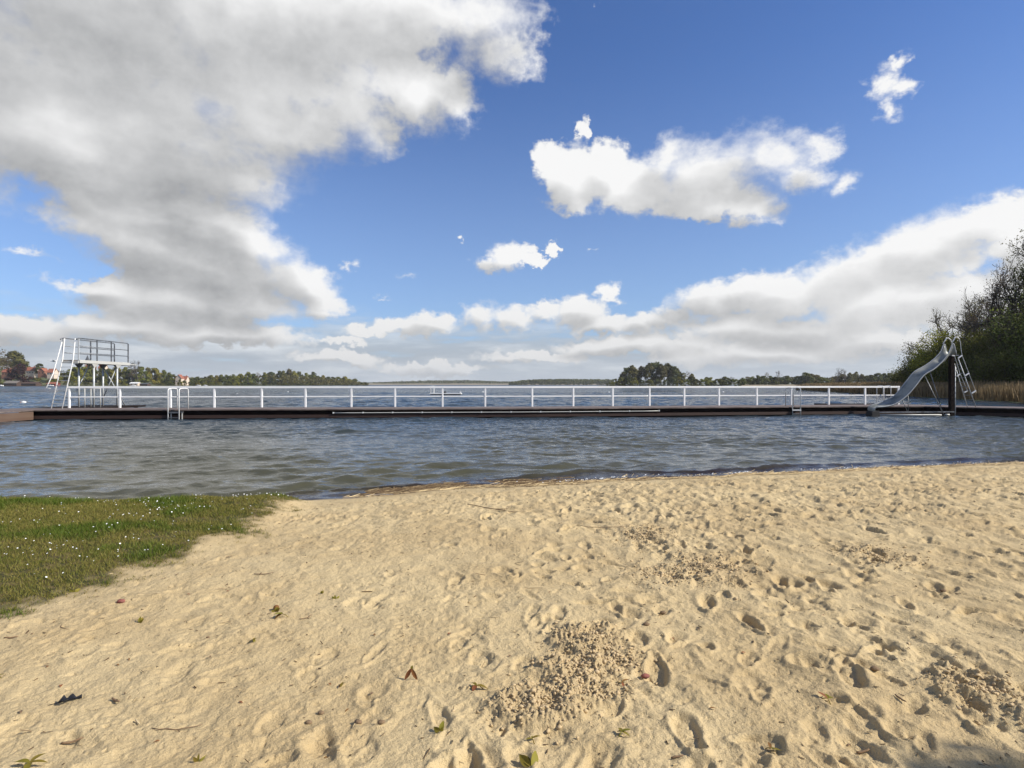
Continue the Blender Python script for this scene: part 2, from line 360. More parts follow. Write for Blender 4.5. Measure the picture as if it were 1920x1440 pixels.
def sand_height(x, y):
    """height of the sand, and how freshly dug it is"""
    s = shore_y(x)-y
    gm = sstep(-.35, .3, np.interp(y, GRX, GRE)-x)
    slope = .30*(1-np.exp(-np.maximum(s, 0)/2.2))
    under = -.07*np.maximum(-s, 0)-.02*sstep(0, .6, -s)
    z = slope+under
    bank = .29*sstep(-.02, .35+.8*sstep(-4.2, -3.2, x), s)+np.minimum(s, 0)*.12                      # turf stands as a little bank over the water
    z = z*(1-gm)+(bank+.03*perlin(x*.5, y*.5, 3))*gm
    dry = sstep(.25, 1.6, s)                                                # trodden sand starts a little above the wet edge
    right = sstep(-1.2, 1.6, x)
    rough = dry*(1-.8*gm)*(.36+.50*right)
    z = z+.018*perlin(x*.55, y*.55, 10)*dry
    # soft dimples worn together, drawn out a little toward the water
    z = z+rough*(.020*perlin(x*2.3+.5*y, y*1.6, 11)+.013*perlin(x*5.0+.8*y, y*3.2, 12))
    r1 = 1-np.abs(perlin(x*4.2+.9*y, y*2.7, 13)); z = z+rough*.020*(r1*r1-.45)
    act = sstep(-.35, .45, perlin(x*1.3, y*1.3, 30))
    z = z+dry*(1-.7*gm)*(.0085*perlin(x*7.5, y*7.5, 32)+.0055*np.abs(perlin(x*10, y*10, 33)))
    r2 = 1-np.abs(perlin(x*15, y*15, 14)); z = z+dry*(1-.6*gm)*.0042*(r2-.6)*(.30+act)
    z = z+dry*(1-.5*gm)*(.0026*perlin(x*27, y*27, 15)*(.4+act)+.0019*perlin(x*55, y*55, 16)+.0010*perlin(x*110, y*110, 17))
    # little dents and crumbs everywhere
    spots = sstep(-.2, .5, perlin(x*2.1, y*2.1, 31))
    dn = perlin(x*11, y*12, 18); z = z-dry*(1-.7*gm)*.010*sstep(.45, .85, dn)*(.3+.7*spots)
    dn = perlin(x*25, y*26, 19); z = z-dry*(1-.7*gm)*.0065*sstep(.45, .85, dn)+dry*(1-.7*gm)*.0065*sstep(.52, .9, -dn)*(.4+.6*spots)
    dug = np.zeros_like(z)
    for (cx, cy, rx, ry, w) in DIGS:
        d = np.sqrt(((x-cx)/rx)**2+((y-cy)/ry)**2)+.40*perlin(x*4.3, y*4.3, 41)+.2*perlin(x*12, y*12, 40)
        dug = np.maximum(dug, w*sstep(1.1, .6, d))
    c1 = perlin(x*15, y*15, 42); c2 = perlin(x*34, y*34, 43); c3 = perlin(x*70, y*70, 48)
    clod = np.maximum(c1, -.2)*.020+np.maximum(np.abs(c2)-.12, -.1)*.022+np.maximum(c3, -.2)*.009+.014*np.abs(perlin(x*6, y*6, 44))
    z = z+dug*(clod+.020)
    # scattered churned patches farther off
    ch = sstep(.22, .55, perlin(x*.85, y*.8, 45)+.2*right-.12)*dry*(1-gm)*sstep(3.8, 6.5, y)*.8
    z = z+ch*(np.maximum(perlin(x*9, y*9, 46), -.25)*.030+np.maximum(perlin(x*21, y*22, 47), -.2)*.020)
    far = sstep(4.5, 8, y)*dry*(1-gm); z = z+far*(.5+.5*right)*(.030*np.maximum(np.abs(perlin(x*4.5, y*3.6, 49))-.25, 0)+.017*perlin(x*6.5, y*6.0, 39)+.014*np.maximum(perlin(x*14, y*12, 38), 0)-.022*sstep(.35, .7, perlin(x*7.5, y*6, 37)))
    return z, np.maximum(dug, .5*ch), gm
def fan(y0, y1, nr, ncol, tmax, apex, power):
    """rows closer together near the beach visitor, columns spreading outward"""
    u = np.linspace(0, 1, nr)
    y = 1/((1-u)/y0**power+u/y1**power)**(1/power)
    s = np.linspace(-1, 1, ncol); t = tmax*(.72*s+.28*s**3)
    return t[None,:]*(y[:,None]+apex), np.repeat(y[:,None], ncol, 1), y, t
SAND_N = (900, 1500)
sx, sy, srow, scol = fan(1.3, 17.5, *SAND_N, 1.3, .9, .75)
sx = sx.astype(np.float32); sy = sy.astype(np.float32)
sz, sdug, _ = sand_height(sx, sy)
# footprints pressed into the dry sand
fr = np.random.default_rng(21)
def press(cx, cy, L, W, depth, ang, heap, crisp=0.):
    r = L*1.7
    i0, i1 = np.searchsorted(srow, (cy-r, cy+r)); i0 = max(i0-1, 0); i1 = min(i1+1, len(srow))
    if i1-i0 < 2: return
    ta, tb = sorted(((cx-r)/(cy+.9-(r if cx < 0 else -r)*0), (cx+r)/(cy+.9)))
    ta = min((cx-r)/(srow[i0]+.9), (cx-r)/(srow[i1-1]+.9)); tb = max((cx+r)/(srow[i0]+.9), (cx+r)/(srow[i1-1]+.9))
    j0, j1 = np.searchsorted(scol, (ta, tb))
    if j1-j0 < 2: return
    X = sx[i0:i1, j0:j1]-cx; Y = sy[i0:i1, j0:j1]-cy
    a = X*math.cos(ang)+Y*math.sin(ang); b = -X*math.sin(ang)+Y*math.cos(ang)
    a = a+.015*perlin(X*14+cx*9, Y*14, 60); b = b+.012*perlin(X*14+3, Y*14+cy*9, 61)
    d = np.sqrt((a/(L/2))**2+(b/(W/2*(1+.25*a/(L/2))))**2)
    pit = -depth*sstep(1.12-.06*crisp, .45+.33*crisp, d)*(1+.35*a/(L/2))
    rim = heap*np.exp(-((d-1.28)/.25)**2)*(.6+.6*np.maximum(-a/(L/2), 0))
    k = sstep(.25, 1.3, shore_y(sx[i0:i1, j0:j1])-sy[i0:i1, j0:j1])
    sz[i0:i1, j0:j1] += (pit+rim)*k
for _ in range(1700):
    cy = 1.6+10.5*fr.random()**1.15; cx = (fr.random()*2-1)*1.05*(cy+.9)
    if np.interp(cy, GRX, GRE)-cx > -.25 or cy > shore_y(np.array([cx]))[0]-.7: continue
    right = float(sstep(-1.5, 1.2, np.array(cx)))
    if fr.random() > .55+.45*right: continue
    k = (.45+.45*right)*(.6+.6*fr.random())
    press(cx, cy, .11+.16*fr.random(), .07+.07*fr.random(), .019*k, fr.normal(1.5, .5) if fr.random() < .65 else fr.random()*6.28, .009*k, fr.random()**2)
for _ in range(36):
    cy = 1.9+8*fr.random(); cx = -.3+(fr.random())*(cy*.9+.6)
    if cy < shore_y(np.array([cx]))[0]-.9: press(cx, cy, .24+.06*fr.random(), .09+.02*fr.random(), .020+.010*fr.random(), fr.normal(1.55, .35)+(3.14 if fr.random() < .5 else 0), .014, .5+.4*fr.random())
edge_ = sstep(.90, 1.0, np.abs(np.linspace(-1, 1, SAND_N[1])))[None,:]+sstep(1.75, 1.3, srow)[:,None]+sstep(16.2, 17.5, srow)[:,None]
sz -= (.09*np.clip(edge_, 0, 1)).astype(np.float32)               # dips under the plainer sand round about
gmask = grass_mask(sx, sy)
swet = sstep(.60, .05, shore_y(sx)-sy+.12*perlin(sx*1.3, sy*1.3, 70))
m = bpy.data.materials.new('sand'); m.use_nodes = True; t = NT(m.node_tree); p = t.n['Principled BSDF']
tc = t.new('ShaderNodeTexCoord').outputs['Object']
def attr(t, n): return t.new('ShaderNodeAttribute', attribute_name=n).outputs['Fac']
c = t.mix(t.smooth(t.noise(tc, 1.1, 4, .6), .35, .68), SAND_A, SAND_B)
c = t.mix(t.math('MULTIPLY', t.smooth(t.noise(tc, 260, 2, .7), .46, .70), .42), c, (.20,.135,.068, 1))         # darker grains
c = t.mix(t.math('MULTIPLY', t.smooth(t.noise(tc, 330, 2, .7), .58, .74), .5), c, (.72,.62,.44, 1))            # bright grains
c = t.mix(t.math('MULTIPLY', attr(t, 'dug'), .35), c, (.33,.24,.13, 1))                                      # damp sand turned up from below
c = t.mix(t.math('MULTIPLY', t.smooth(t.noise(tc, 38, 4, .7), .63, .72), .35), c, (.16,.10,.055, 1))           # crumbs of dead plants
soil = t.mix(t.smooth(t.noise(tc, 9, 4, .6), .4, .62), (.050,.052,.014, 1), (.13,.098,.040, 1))
c = t.mix(attr(t, 'turf'), c, soil)
c = t.mix(t.math('MULTIPLY', attr(t, 'wet'), .72), c, (.075,.050,.028, 1))
t.put(p.inputs['Base Color'], c)
t.put(p.inputs['Roughness'], t.lin(attr(t, 'wet'), 0, 1, .92, .35)); p.inputs['Specular IOR Level'].default_value = .25
b1 = t.new('ShaderNodeBump'); b1.inputs['Strength'].default_value = .8; b1.inputs['Distance'].default_value = .009
t.put(b1.inputs['Height'], t.math('ADD', t.noise(tc, 120, 4, .65), t.math('MULTIPLY', t.noise(tc, 36, 4, .6), 1.8)))
t.put(p.inputs['Normal'], b1.outputs[0])
M['sand'] = m
V = np.stack([sx, sy, sz], -1).reshape(-1, 3)
beach = link('sand', mesh_from('sand', V, grid_faces(*SAND_N), m, True, {'turf': gmask, 'wet': swet, 'dug': sdug}))
tag(beach, 'trodden pale sand beach sloping to the lake', kind='structure')
def ground_z(x, y):
    i = int(np.clip(np.searchsorted(srow, y), 0, len(srow)-1)); j = int(np.clip(np.searchsorted(scol, x/(srow[i]+.9)), 0, len(scol)-1))
    return float(sz[i, j])
def on_ground(px, py):
    z = .28
    for _ in range(6):
        d = (EYE-z)*F/(py-HOR); x = (px-960)/F*d; z = ground_z(x, d)
    return Vector((x, d, z))
# the rest of the land this beach belongs to, behind and beside
gx, gy = np.meshgrid(np.r_[np.linspace(-70, -14, 30), np.linspace(-13.8, 13.8, 140), np.linspace(14, 70, 30)], np.r_[np.linspace(-40, -4, 20), np.linspace(-3.8, 18, 120), np.linspace(18.3, 40, 20)])
gz, _, _ = sand_height(gx, gy); ggm = np.clip(grass_mask(gx, gy), 0, 1)
inside = (np.abs(gx) < 1.2*(gy+.9)) & (gy > 1.55) & (gy < 16.8)
gz = gz-np.where(inside, .16, .035); one = np.zeros_like(gz)
o = link('ground', mesh_from('ground', np.stack([gx, gy, gz], -1).reshape(-1,3), grid_faces(*gx.shape), M['sand'], True, {'turf': ggm, 'wet': sstep(.60, .05, shore_y(gx)-gy), 'dug': one}))
tag(o, 'sandy ground beside and behind the beach', kind='structure')

# ------------------------------------------------------------------ the lake
def build_water():
    y = np.concatenate([np.linspace(5.8, 36, 640)**1.0, np.geomspace(36.06, 130, 330), np.geomspace(131, 9000, 90)])
    s = np.linspace(-1, 1, 900); tt = 1.45*(.72*s+.28*s**3)
    X = tt[None,:]*(y[:,None]+4); Y = np.repeat(y[:,None], len(s), 1)
    dy = np.gradient(y)[:,None]; dx = np.gradient(tt)[None,:]*(y[:,None]+4)
    cell = np.maximum(dy, dx*.6)
    Z = np.zeros_like(X); r = np.random.default_rng(4)
    near = 1-sstep(26, 34, Y)                            # sheltered inside the pier
    sh = Y-shore_y(X)
    ncomp = 110
    lam = np.exp(r.uniform(np.log(.13), np.log(2.6), ncomp)); th = r.normal(-1.45, .48, ncomp); ph = r.random(ncomp)*6.28
    for L, a, f in zip(lam, th, ph):
        k = 2*np.pi/L
        slope = .068*(L/.8)**-.08/np.sqrt(ncomp/26)
        A = slope/k*np.where(L > 1.6, 1-.55*near, 1)
        fade = np.clip((L/cell-2.2)/2.5, 0, 1)
        q = np.sin(k*(X*math.cos(a)+Y*math.sin(a))+f+.6*perlin(X*.23+L, Y*.23, 77))
        Z += A*fade*(q+.25*q*q)
    Z *= .75+.55*perlin(X*.16, Y*.2, 78)*np.clip(1-cell*.5, 0, 1)
    Z *= np.where(Y > 34, 1.25, 1.0)
    calm = .50+.50*sstep(0, 2.0, sh); Z *= calm
    # the small swell running up the sand
    for dist, h, w, sd in ((.60,.055,.15,1),(1.45,.030,.20,2),(2.7,.016,.28,3)):
        dd = sh-dist-.28*perlin(X*.38, X*0+sd, 80+sd)-.07*perlin(X*1.5, X*0+sd, 84+sd)
        on = sstep(-.25, .3, perlin(X*.30, X*0+sd*5, 88+sd)+.18)
        Z += h*on*np.exp(-np.where(dd < 0, dd/(w*.55), dd/w)**2)*(1+.3*perlin(X*4, Y*4, 89))
    V = np.stack([X, Y, Z], -1).reshape(-1, 3)
    m = bpy.data.materials.new('lake_water'); m.use_nodes = True; t = NT(m.node_tree); p = t.n['Principled BSDF']
    tc = t.new('ShaderNodeTexCoord').outputs['Object']; yy = t.xyz(tc)[1]
    sh_ = attr(t, 'offshore')
    deep = (.020,.036,.050, 1); shoal = (.068,.066,.040, 1); brink = (.026,.017,.008, 1)
    c = t.mix(t.smooth(sh_, 2, 22), shoal, deep)
    c = t.mix(t.smooth(t.math('ADD', sh_, t.math('MULTIPLY', t.noise(tc, 1.2, 3), .9)), 1.5, .7), c, brink)
    t.put(p.inputs['Base Color'], c); p.inputs['IOR'].default_value = 1.33
    t.put(p.inputs['Roughness'], t.lin(yy, 20, 500, .04, .30)); p.inputs['Specular IOR Level'].default_value = .5
    b = t.new('ShaderNodeBump'); t.put(b.inputs['Strength'], 1.0)
    t.put(b.inputs['Distance'], t.lin(yy, 8, 120, .016, .34))
    h = t.math('ADD', t.noise(t.mapping(tc, rot=(0,0,.12), scale=(2.2,4.4,1)), 1.0, 4, .62), t.math('MULTIPLY', t.noise(t.mapping(tc, rot=(0,0,-.25), scale=(.55,1.2,1)), 1.0, 3, .6), t.lin(yy, 30, 60, 0, 2.2)))
    h = t.math('ADD', h, t.math('MULTIPLY', t.noise(t.mapping(tc, scale=(9,17,1)), 1.0, 2, .6), .22))
    t.put(b.inputs['Height'], h); t.put(p.inputs['Normal'], b.outputs[0])
    o = link('lake_water', mesh_from('lake_water', V, grid_faces(*X.shape), m, True, {'offshore': sh}))
    tag(o, 'rippled grey blue lake water', kind='structure')
build_water()

# ------------------------------------------------------------------ the bathing pier
DK = .52                                                     # deck height over the lake
NEAR = [(-23.05,6.0),(-23.05,28.25),(1.2,30.3),(19.6,33.2),(23.4,33.25),(24.4,31.9),(26.8,30.0),(38,20.5)]
FAR = [(-25.6,6.0),(-25.6,30.55),(1.0,32.8),(19.2,35.7),(24.2,36.3),(26.6,33.9),(28.8,31.8),(39.8,22.4)]
def near_d(px):
    a = (px-960)/F
    for (x0,y0),(x1,y1) in zip(NEAR[1:], NEAR[2:]):
        s = (a*y0-x0)/((x1-x0)-a*(y1-y0))
        if -1e-6 <= s <= 1+1e-6: return y0+s*(y1-y0)
def far_d(px):
    a = (px-960)/F
    for (x0,y0),(x1,y1) in zip(FAR[1:], FAR[2:]):
        s = (a*y0-x0)/((x1-x0)-a*(y1-y0))
        if -1e-6 <= s <= 1+1e-6: return y0+s*(y1-y0)
def shift(poly, k):
    """move a polyline sideways by K (to its left)"""
    out = []
    for i, q in enumerate(poly):
        a = Vector(poly[max(i-1,0)]); b = Vector(poly[min(i+1,len(poly)-1)]); q = Vector(q)
        d1 = (q-a).normalized() if i else (b-q).normalized(); d2 = (b-q).normalized() if i < len(poly)-1 else d1
        n1 = Vector((-d1.y, d1.x)); n2 = Vector((-d2.y, d2.x)); n = (n1+n2); n = n/max(n.dot(n1), .3)
        out.append((q.x+n.x*k, q.y+n.y*k))
    return out
def strip(mb, near, far, z0, z1):
    n = len(near); vs = []
    for (a, b) in zip(near, far): vs += [(*a, z0), (*a, z1), (*b, z1), (*b, z0)]
    fs = []
    for i in range(n-1):
        for k in range(4): fs.append((i*4+k, i*4+(k+1) % 4, i*4+4+(k+1) % 4, i*4+4+k)[::-1])
    fs += [(0,1,2,3), tuple((n-1)*4+k for k in (3,2,1,0))]
    return mb.add(vs, fs)
pier = thing('bathing_pier', 'long low dark timber pier crossing the lake behind the beach', 'pier', (0, 30, 0))
mb = MB(); strip(mb, NEAR, FAR, DK-.055, DK); mb.build('deck', M['deck'], pier)
mb = MB(); strip(mb, shift(NEAR[1:], .16), shift(NEAR[1:], .24), .06, DK-.057); mb.build('front_beam', M['dark_wood'], pier)  # near-black: shade below the overhanging deck is put into the colour
mb = MB(); strip(mb, shift(NEAR[1:], .012), shift(NEAR[1:], .10), .085, .235); mb.build('wale', M['red_wood'], pier)
mb = MB(); strip(mb, shift(NEAR[1:], .05), shift(NEAR[1:], .12), -.14, .06); mb.build('lower_board', M['dark_wood'], pier)
mb = MB(); mb.box(-23.06, -22.985, 6.0, 28.18, .06, DK-.08); mb.build('side_board', M['tan_wood'], pier)
mb = MB(); strip(mb, shift(FAR[1:], -.12), shift(FAR[1:], -.05), .1, DK-.057); mb.build('rear_beam', M['dark_wood'], pier)
def along(poly, step):
    out = []; rest = step*.5
    for a, b in zip(poly, poly[1:]):
        a, b = Vector(a), Vector(b); L = (b-a).length; s = rest
        while s < L: out.append(a+(b-a)*s/L); s += step
        rest = s-L
    return out
for q in along(shift(NEAR[1:], .34), 3.1):
    mb = MB(); mb.tube([(q.x, q.y, -2.2), (q.x, q.y, DK-.06)], .11, 10); mb.build('pile', M['dark_wood'], pier, True)
for q in along(shift(FAR[1:], -.3), 6.2):
    mb = MB(); mb.tube([(q.x, q.y, -2.2), (q.x, q.y, DK-.06)], .11, 10); mb.build('pile', M['dark_wood'], pier, True)
# two broader landings on the lake side
mb = MB(); mb.box(-25.6, -22.1, 30.75, 35.4, DK-.10, DK-.012); mb.build('landing', M['dark_wood'], pier)
mb = MB(); mb.box(20.6, 25.0, 36.5, 40.0, DK-.2, DK-.06); mb.build('landing', M['dark_wood'], pier)
for (qx, qy) in ((-24.9,33.3),(-22.5,35.1),(-24.9,35.1),(21.2,39.5),(24.6,39.5)):
    mb = MB(); mb.tube([(qx, qy, -2.2), (qx, qy, DK-.11-(.1 if qx > 0 else 0))], .10, 10); mb.build('pile', M['dark_wood'], pier, True)

# white railing on the lake side
RAIL = shift(FAR, -.10)
def rail_d(px):
    a = (px-960)/F
    for (x0,y0),(x1,y1) in zip(RAIL[1:], RAIL[2:]):
        s = (a*y0-x0)/((x1-x0)-a*(y1-y0))
        if -1e-6 <= s <= 1+1e-6: return y0+s*(y1-y0), math.atan2(y1-y0, x1-x0)
POSTS = [130,225,320,402,491,573,659,741,830,910,998,1075,1149,1218,1283,1348,1419,1484,1554,1622,1684.5]
r0 = at(960, rail_d(960)[0], DK)
rail = thing('pier_railing', 'white two bar railing along the lake side of the pier', 'railing', r0)
pts = []
for px in POSTS:
    d, an = rail_d(px); q = at(px, d, DK); pts.append((q, an))
    mb = MB(); dv = Vector((math.cos(an), math.sin(an), 0))
    mb.beam(q, q+Vector((0,0,1.03)), .088, .088, up=dv); mb.build('post', M['white_paint'], rail, bevel=.006)
def rail_bar(name, z, h, w):
    mb = MB()
    for (a, an), (b, an2) in zip(pts, pts[1:]):
        mb.beam(a+Vector((0,0,z)), b+Vector((0,0,z)), w, h)
    return mb.build(name, M['white_paint'], rail)
def rail_strip(name, z0, z1, w):
    ln = [(a.x, a.y) for a, _ in pts]
    e0 = Vector(ln[0])-Vector(ln[1]); e0.normalize(); ln[0] = tuple(Vector(ln[0])+e0*.07)
    e1 = Vector(ln[-1])-Vector(ln[-2]); e1.normalize(); ln[-1] = tuple(Vector(ln[-1])+e1*.06)
    mb = MB(); strip(mb, shift(ln, -w/2), shift(ln, w/2), z0, z1); return mb.build(name, M['white_paint'], rail, bevel=.008)
rail_strip('top_rail', DK+1.031, DK+1.135, .12)
rail_strip('mid_rail', DK+.545, DK+.605, .05)

# swimming ladders
def swim_ladder(pxs, label, m_, dist, depth=.75, top=1.04, low=-.5, r=.024, far=False, steps=(.36,.12,-.12,-.36)):
    c = at(sum(pxs)/2, dist, 0)
    th = thing('swimming_ladder', label, 'ladder', (c.x, c.y, DK))
    sgn = -1 if far else 1
    feet = []
    for px in pxs:
        q = at(px, dist-.09*sgn, 0); y0 = q.y; y1 = y0+(depth+.09)*sgn
        arc = [(q.x, y0, low), (q.x, y0, DK+top-.12)]
        for k in range(1, 9):
            a = math.pi*k/9; arc.append((q.x, y0+(y1-y0)*(1-math.cos(a))/2, DK+top-.12+.12*abs(math.sin(a))**.5))
        arc += [(q.x, y1, DK+top-.12), (q.x, y1, DK-.005)]
        mb = MB(); mb.tube(arc, r, 8); mb.build('handrail', m_, th, True); feet.append((q.x, y0))
    for z in steps:
        mb = MB(); mb.box(feet[0][0]+r, feet[1][0]-r, feet[0][1]-.02, feet[0][1]+.07, z-.015, z+.02); mb.build('rung', M['galv_dark'], th)
    return th
M['white_tube'] = mat('white_tube', (.74,.74,.72), .4, var=((.5,.49,.46), 4.0, .6, .8))
l1 = swim_ladder((315, 335.8), 'white hooped swimming ladder on the pier front near the diving tower', M['white_tube'], near_d(325), .72)
d1 = near_d(330)
for px in (321, 341.5):
    q = at(px, d1-.02, 0); mb = MB(); mb.beam((q.x, q.y, -.3), (q.x, q.y, .40), .05, .03, up=(0,1,0)); mb.build('stile', M['pipe'], l1)
qa, qb = at(318, d1-.08, 0), at(343, d1-.08, 0)
mb = MB(); mb.box(qa.x, qb.x, qa.y-.02, qa.y+.08, .385, .415); mb.build('rung', M['galv_dark'], l1)
l2 = swim_ladder((1486, 1501), 'grey steel hooped swimming ladder on the pier front left of the slide', M['galv'], near_d(1493)-.0, .72)
mb = MB(); q0, q1 = at(1485.5, near_d(1493)-.13, 0), at(1502, near_d(1493)-.13, 0)
mb.box(q0.x, q1.x, q0.y-.03, q0.y+.02, .30, .36); mb.build('rung', M['white_tube'], l2)
l3 = swim_ladder((1644, 1658), 'small white hooped ladder on the lake side of the pier behind the slide foot', M['white_tube'], 36.5, .55, 1.16, -.3, .02, True)

# pale pipe with clips along the pier front
pa, pb = at(625, near_d(625)-.02, py=773.6), at(1236, near_d(1236)-.02, py=770.8)
pts_ = []
for k in range(23):
    px = 625+(1236-625)*k/22; d = near_d(px)-.03; pts_.append(at(px, d, .335-.012+.012*k/22+(.012 if k == 22 else 0)))
c = pts_[11]; pp = thing('handhold_pipe', 'long thin whitish pipe fixed along the pier front just over the water', 'pipe', c)
mb = MB(); mb.tube(pts_, .022, 8); mb.build('tube', M['pipe'], pp, True)
for k in range(0, 23, 2):
    q = pts_[k]; mb = MB(); mb.box(q.x-.03, q.x+.03, q.y-.03, q.y+.05, q.z-.028, q.z+.045); mb.build('clip', M['white_tube'], pp)

# ------------------------------------------------------------------ diving tower over the left end
TX0, TX1, TY0, TY1, TZ = -23.72, -22.86, 30.95, 35.0, 3.05
tw = thing('diving_tower', 'grey steel diving tower with railed platform and ladder at the left pier end', 'diving tower', (-23.3, 32.5, DK))
G, GD = M['galv'], M['galv_dark']
mb = MB(); mb.box(TX0, TX1, TY0, TY1, TZ-.05, TZ); mb.build('platform', mat('platform_boards', (.30,.26,.22), .8, var=((.18,.15,.12), (12,1.5,4), .4, .7)), tw)
mb = MB()
for x in (TX0-.03, TX1+.03): mb.beam((x, TY0, TZ-.08), (x, TY1, TZ-.08), .058, .16)
for y in (TY0-.03, 32.1, 34.0, TY1+.03): mb.beam((TX0-.0, y, TZ-.115), (TX1+.0, y, TZ-.115), .056, .12)
mb.build('platform_frame', M['pipe'], tw)
mb = MB(); mb.box(-23.55, -23.05, TY1+.06, TY1+1.05, TZ-.12, TZ-.075); mb.build('springboard', M['pipe'], tw)
for x in (TX0+.02, TX1-.02):
    for y in (32.1, 34.0):
        mb = MB(); mb.tube([(x, y, DK-.02), (x, y, TZ-.30)], .048, 10)
        s = 1 if x > -23.3 else -1
        o = mb.build('column', G, tw, True)
        hb = MB(); hb.add([(x-.05, y-.05, TZ-.36),(x+.05, y-.05, TZ-.36),(x+.05, y+.05, TZ-.36),(x-.05, y+.05, TZ-.36),
                           (x-.08, y-.24, TZ-.175),(x+.08, y-.24, TZ-.175),(x+.08, y+.24, TZ-.175),(x-.08, y+.24, TZ-.175)],
                          [(3,2,1,0),(4,5,6,7),(0,1,5,4),(1,2,6,5),(2,3,7,6),(3,0,4,7)])
        hb.build('bracket', M['pipe'] if s > 0 else GD, o)  # left brackets darker: the platform's shade is put into their colour
for a, b in (((TX0+.02, 34.0, TZ-.25), (TX0+.5, 35.2, DK-.02)), ((TX0+.02, 32.9, TZ-.2), (TX0-.1, 32.1, DK+.9)), ((TX1-.05, 34.0, TZ-.3), (TX0+.05, 34.0, DK+.5))):
    mb = MB(); mb.tube([a, b], .028, 8); mb.build('brace', G, tw, True)
def guard(x):
    rail_y = (TY0+.02, 32.35, 33.5, TY1-.03) if x > -23.3 else (TY0+.02, 33.0, TY1-.03)
    for y in rail_y:
        mb = MB(); mb.beam((x, y, TZ-.12), (x, y, TZ+1.12), .05, .05, up=(0,1,0)); mb.build('guard_post', GD if y > TY0+.1 else G, tw)
    for z in (.38, .74):
        mb = MB(); mb.tube([(x, TY0+.02, TZ+z), (x, TY1-.03, TZ+z)], .021, 8); mb.build('guard_bar', GD, tw, True)
    mb = MB(); mb.tube([(x, TY0-.16, TZ+1.06),(x, TY0-.10, TZ+1.13), (x, TY0+.02, TZ+1.15), (x, TY1-.10, TZ+1.15), (x, TY1-.03, TZ+1.10), (x, TY1-.03, TZ+.9)], .027, 8); mb.build('guard_bar', GD, tw, True)
guard(TX0+.02); guard(TX1-.02)
lx = (TX0+.06, TX1-.24)
for x in lx:
    mb = MB(); foot = Vector((x-.02, 30.15, DK-.005)); head = Vector((x, 30.88, TZ+.02)); top = Vector((x+.02, 31.0, TZ+1.14))
    mb.tube([foot, head, top], .026, 8); mb.build('ladder_stile', M['white_tube'], tw, True)
for k in range(10):
    f = (k+1)/10.6; y = 30.15+.73*f; z = DK+(TZ-DK)*f
    mb = MB(); mb.box(lx[0]+.01, lx[1]-.01, y-.03, y+.08, z-.012, z+.012); mb.build('ladder_step', G, tw)
mb = MB(); mb.tube([(TX0-.10, 30.0, DK+1.05), (TX0-.08, 30.42, TZ-.75), (TX0-.06, 30.7, TZ+.1), (TX0-.02, 30.95, TZ+.95)], .024, 8); mb.build('handrail', M['white_tube'], tw, True)
for k in (.0, 1.0):
    a = Vector((TX0-.10+.02*k, 30.0+.42*k, DK+1.05+(TZ-.75-DK-1.05)*k)); mb = MB(); mb.tube([a, (TX0+.05, a.y+.12, a.z-.02)], .016, 6); mb.build('handrail_bracket', G, tw, True)
# low bars guarding the landing under the tower
lg = thing('landing_railing', 'low thin grey railing round the landing under the diving tower', 'railing', (-22.7, 31.2, DK))
gp = [at(159, 31.4, DK), at(170.5, 32.6, DK), at(188.3, 31.6, DK)]
for q in gp:
    mb = MB(); mb.tube([(q.x, q.y, DK-.015), (q.x, q.y, DK+1.02)], .024, 8); mb.build('post', M['pipe'], lg, True)
mb = MB(); mb.tube([gp[1]+Vector((0,0,1.02)), gp[0]+Vector((0,0,1.02)), gp[2]+Vector((0,0,1.02))], .022, 8); mb.build('bar', M['pipe'], lg, True)

# ------------------------------------------------------------------ water slide at the right
DN, DF = 31.55, 32.12
near_px = [(1793.4,664),(1791.4,655),(1788.7,645.6),(1785.5,645),(1781.5,655),(1775,668),(1764.5,680),(1750,692.5),(1732.7,703),(1715.5,725),(1701,741),(1682,755.5),(1665,761.5),(1643,763.5)]
far_px = [(1776,662),(1774,655),(1772,646.2),(1768.5,647),(1764.5,658),(1756,668.5),(1746,677),(1732.7,686.5),(1714,697),(1699.7,714),(1684,734),(1672,745.4),(1655,752.8),(1629,761.5)]
bot_px = [(1788,664.5),(1784.5,665.3),(1780.5,666.3),(1776.5,668.5),(1771.5,672.5),(1765.5,678.5)]
def smooth_line(P, n):
    """catmull-rom through the points"""
    P = [Vector(p) for p in P]; P = [P[0]*2-P[1]]+P+[P[-1]*2-P[-2]]; out = []
    for i in range(1, len(P)-2):
        for k in range(n):
            u = k/n; a, b, c_, d = P[i-1:i+3]
            out.append(.5*((2*b)+(c_-a)*u+(2*a-5*b+4*c_-d)*u*u+(3*b-a-3*c_+d)*u**3))
    return out+[P[-2]]
NL = [at(x, DN, py=y) for x, y in near_px]; FL = [at(x, DF, py=y) for x, y in far_px]
BL = []
for i in range(14):
    if i < 6: BL.append(at(bot_px[i][0], (DN+DF)/2, py=bot_px[i][1]))
    else:
        mid = (NL[i]+FL[i])/2; tn = (NL[i]-NL[i-1]).normalized(); nr = Vector((tn.z, 0, -tn.x))
        if nr.z > 0: nr = -nr
        BL.append(mid+nr*(.115 if i < 12 else .08))
NL, FL, BL = smooth_line(NL, 5), smooth_line(FL, 5), smooth_line(BL, 5)
sl_ = thing('water_slide', 'grey steel water slide with ladder standing in the lake before the pier', 'slide', (24.0, 32.0, 0))
rows = []
for a, b, c_ in zip(NL, FL, BL):
    row = []
    for k in range(11):
        th_ = math.pi*k/10; w = math.cos(th_); mid = (a+b)/2
        row.append(mid+(a-b)/2*(abs(w)**.75*(1 if w > 0 else -1))+(c_-mid)*math.sin(th_)**.8)
    rows.append(row)
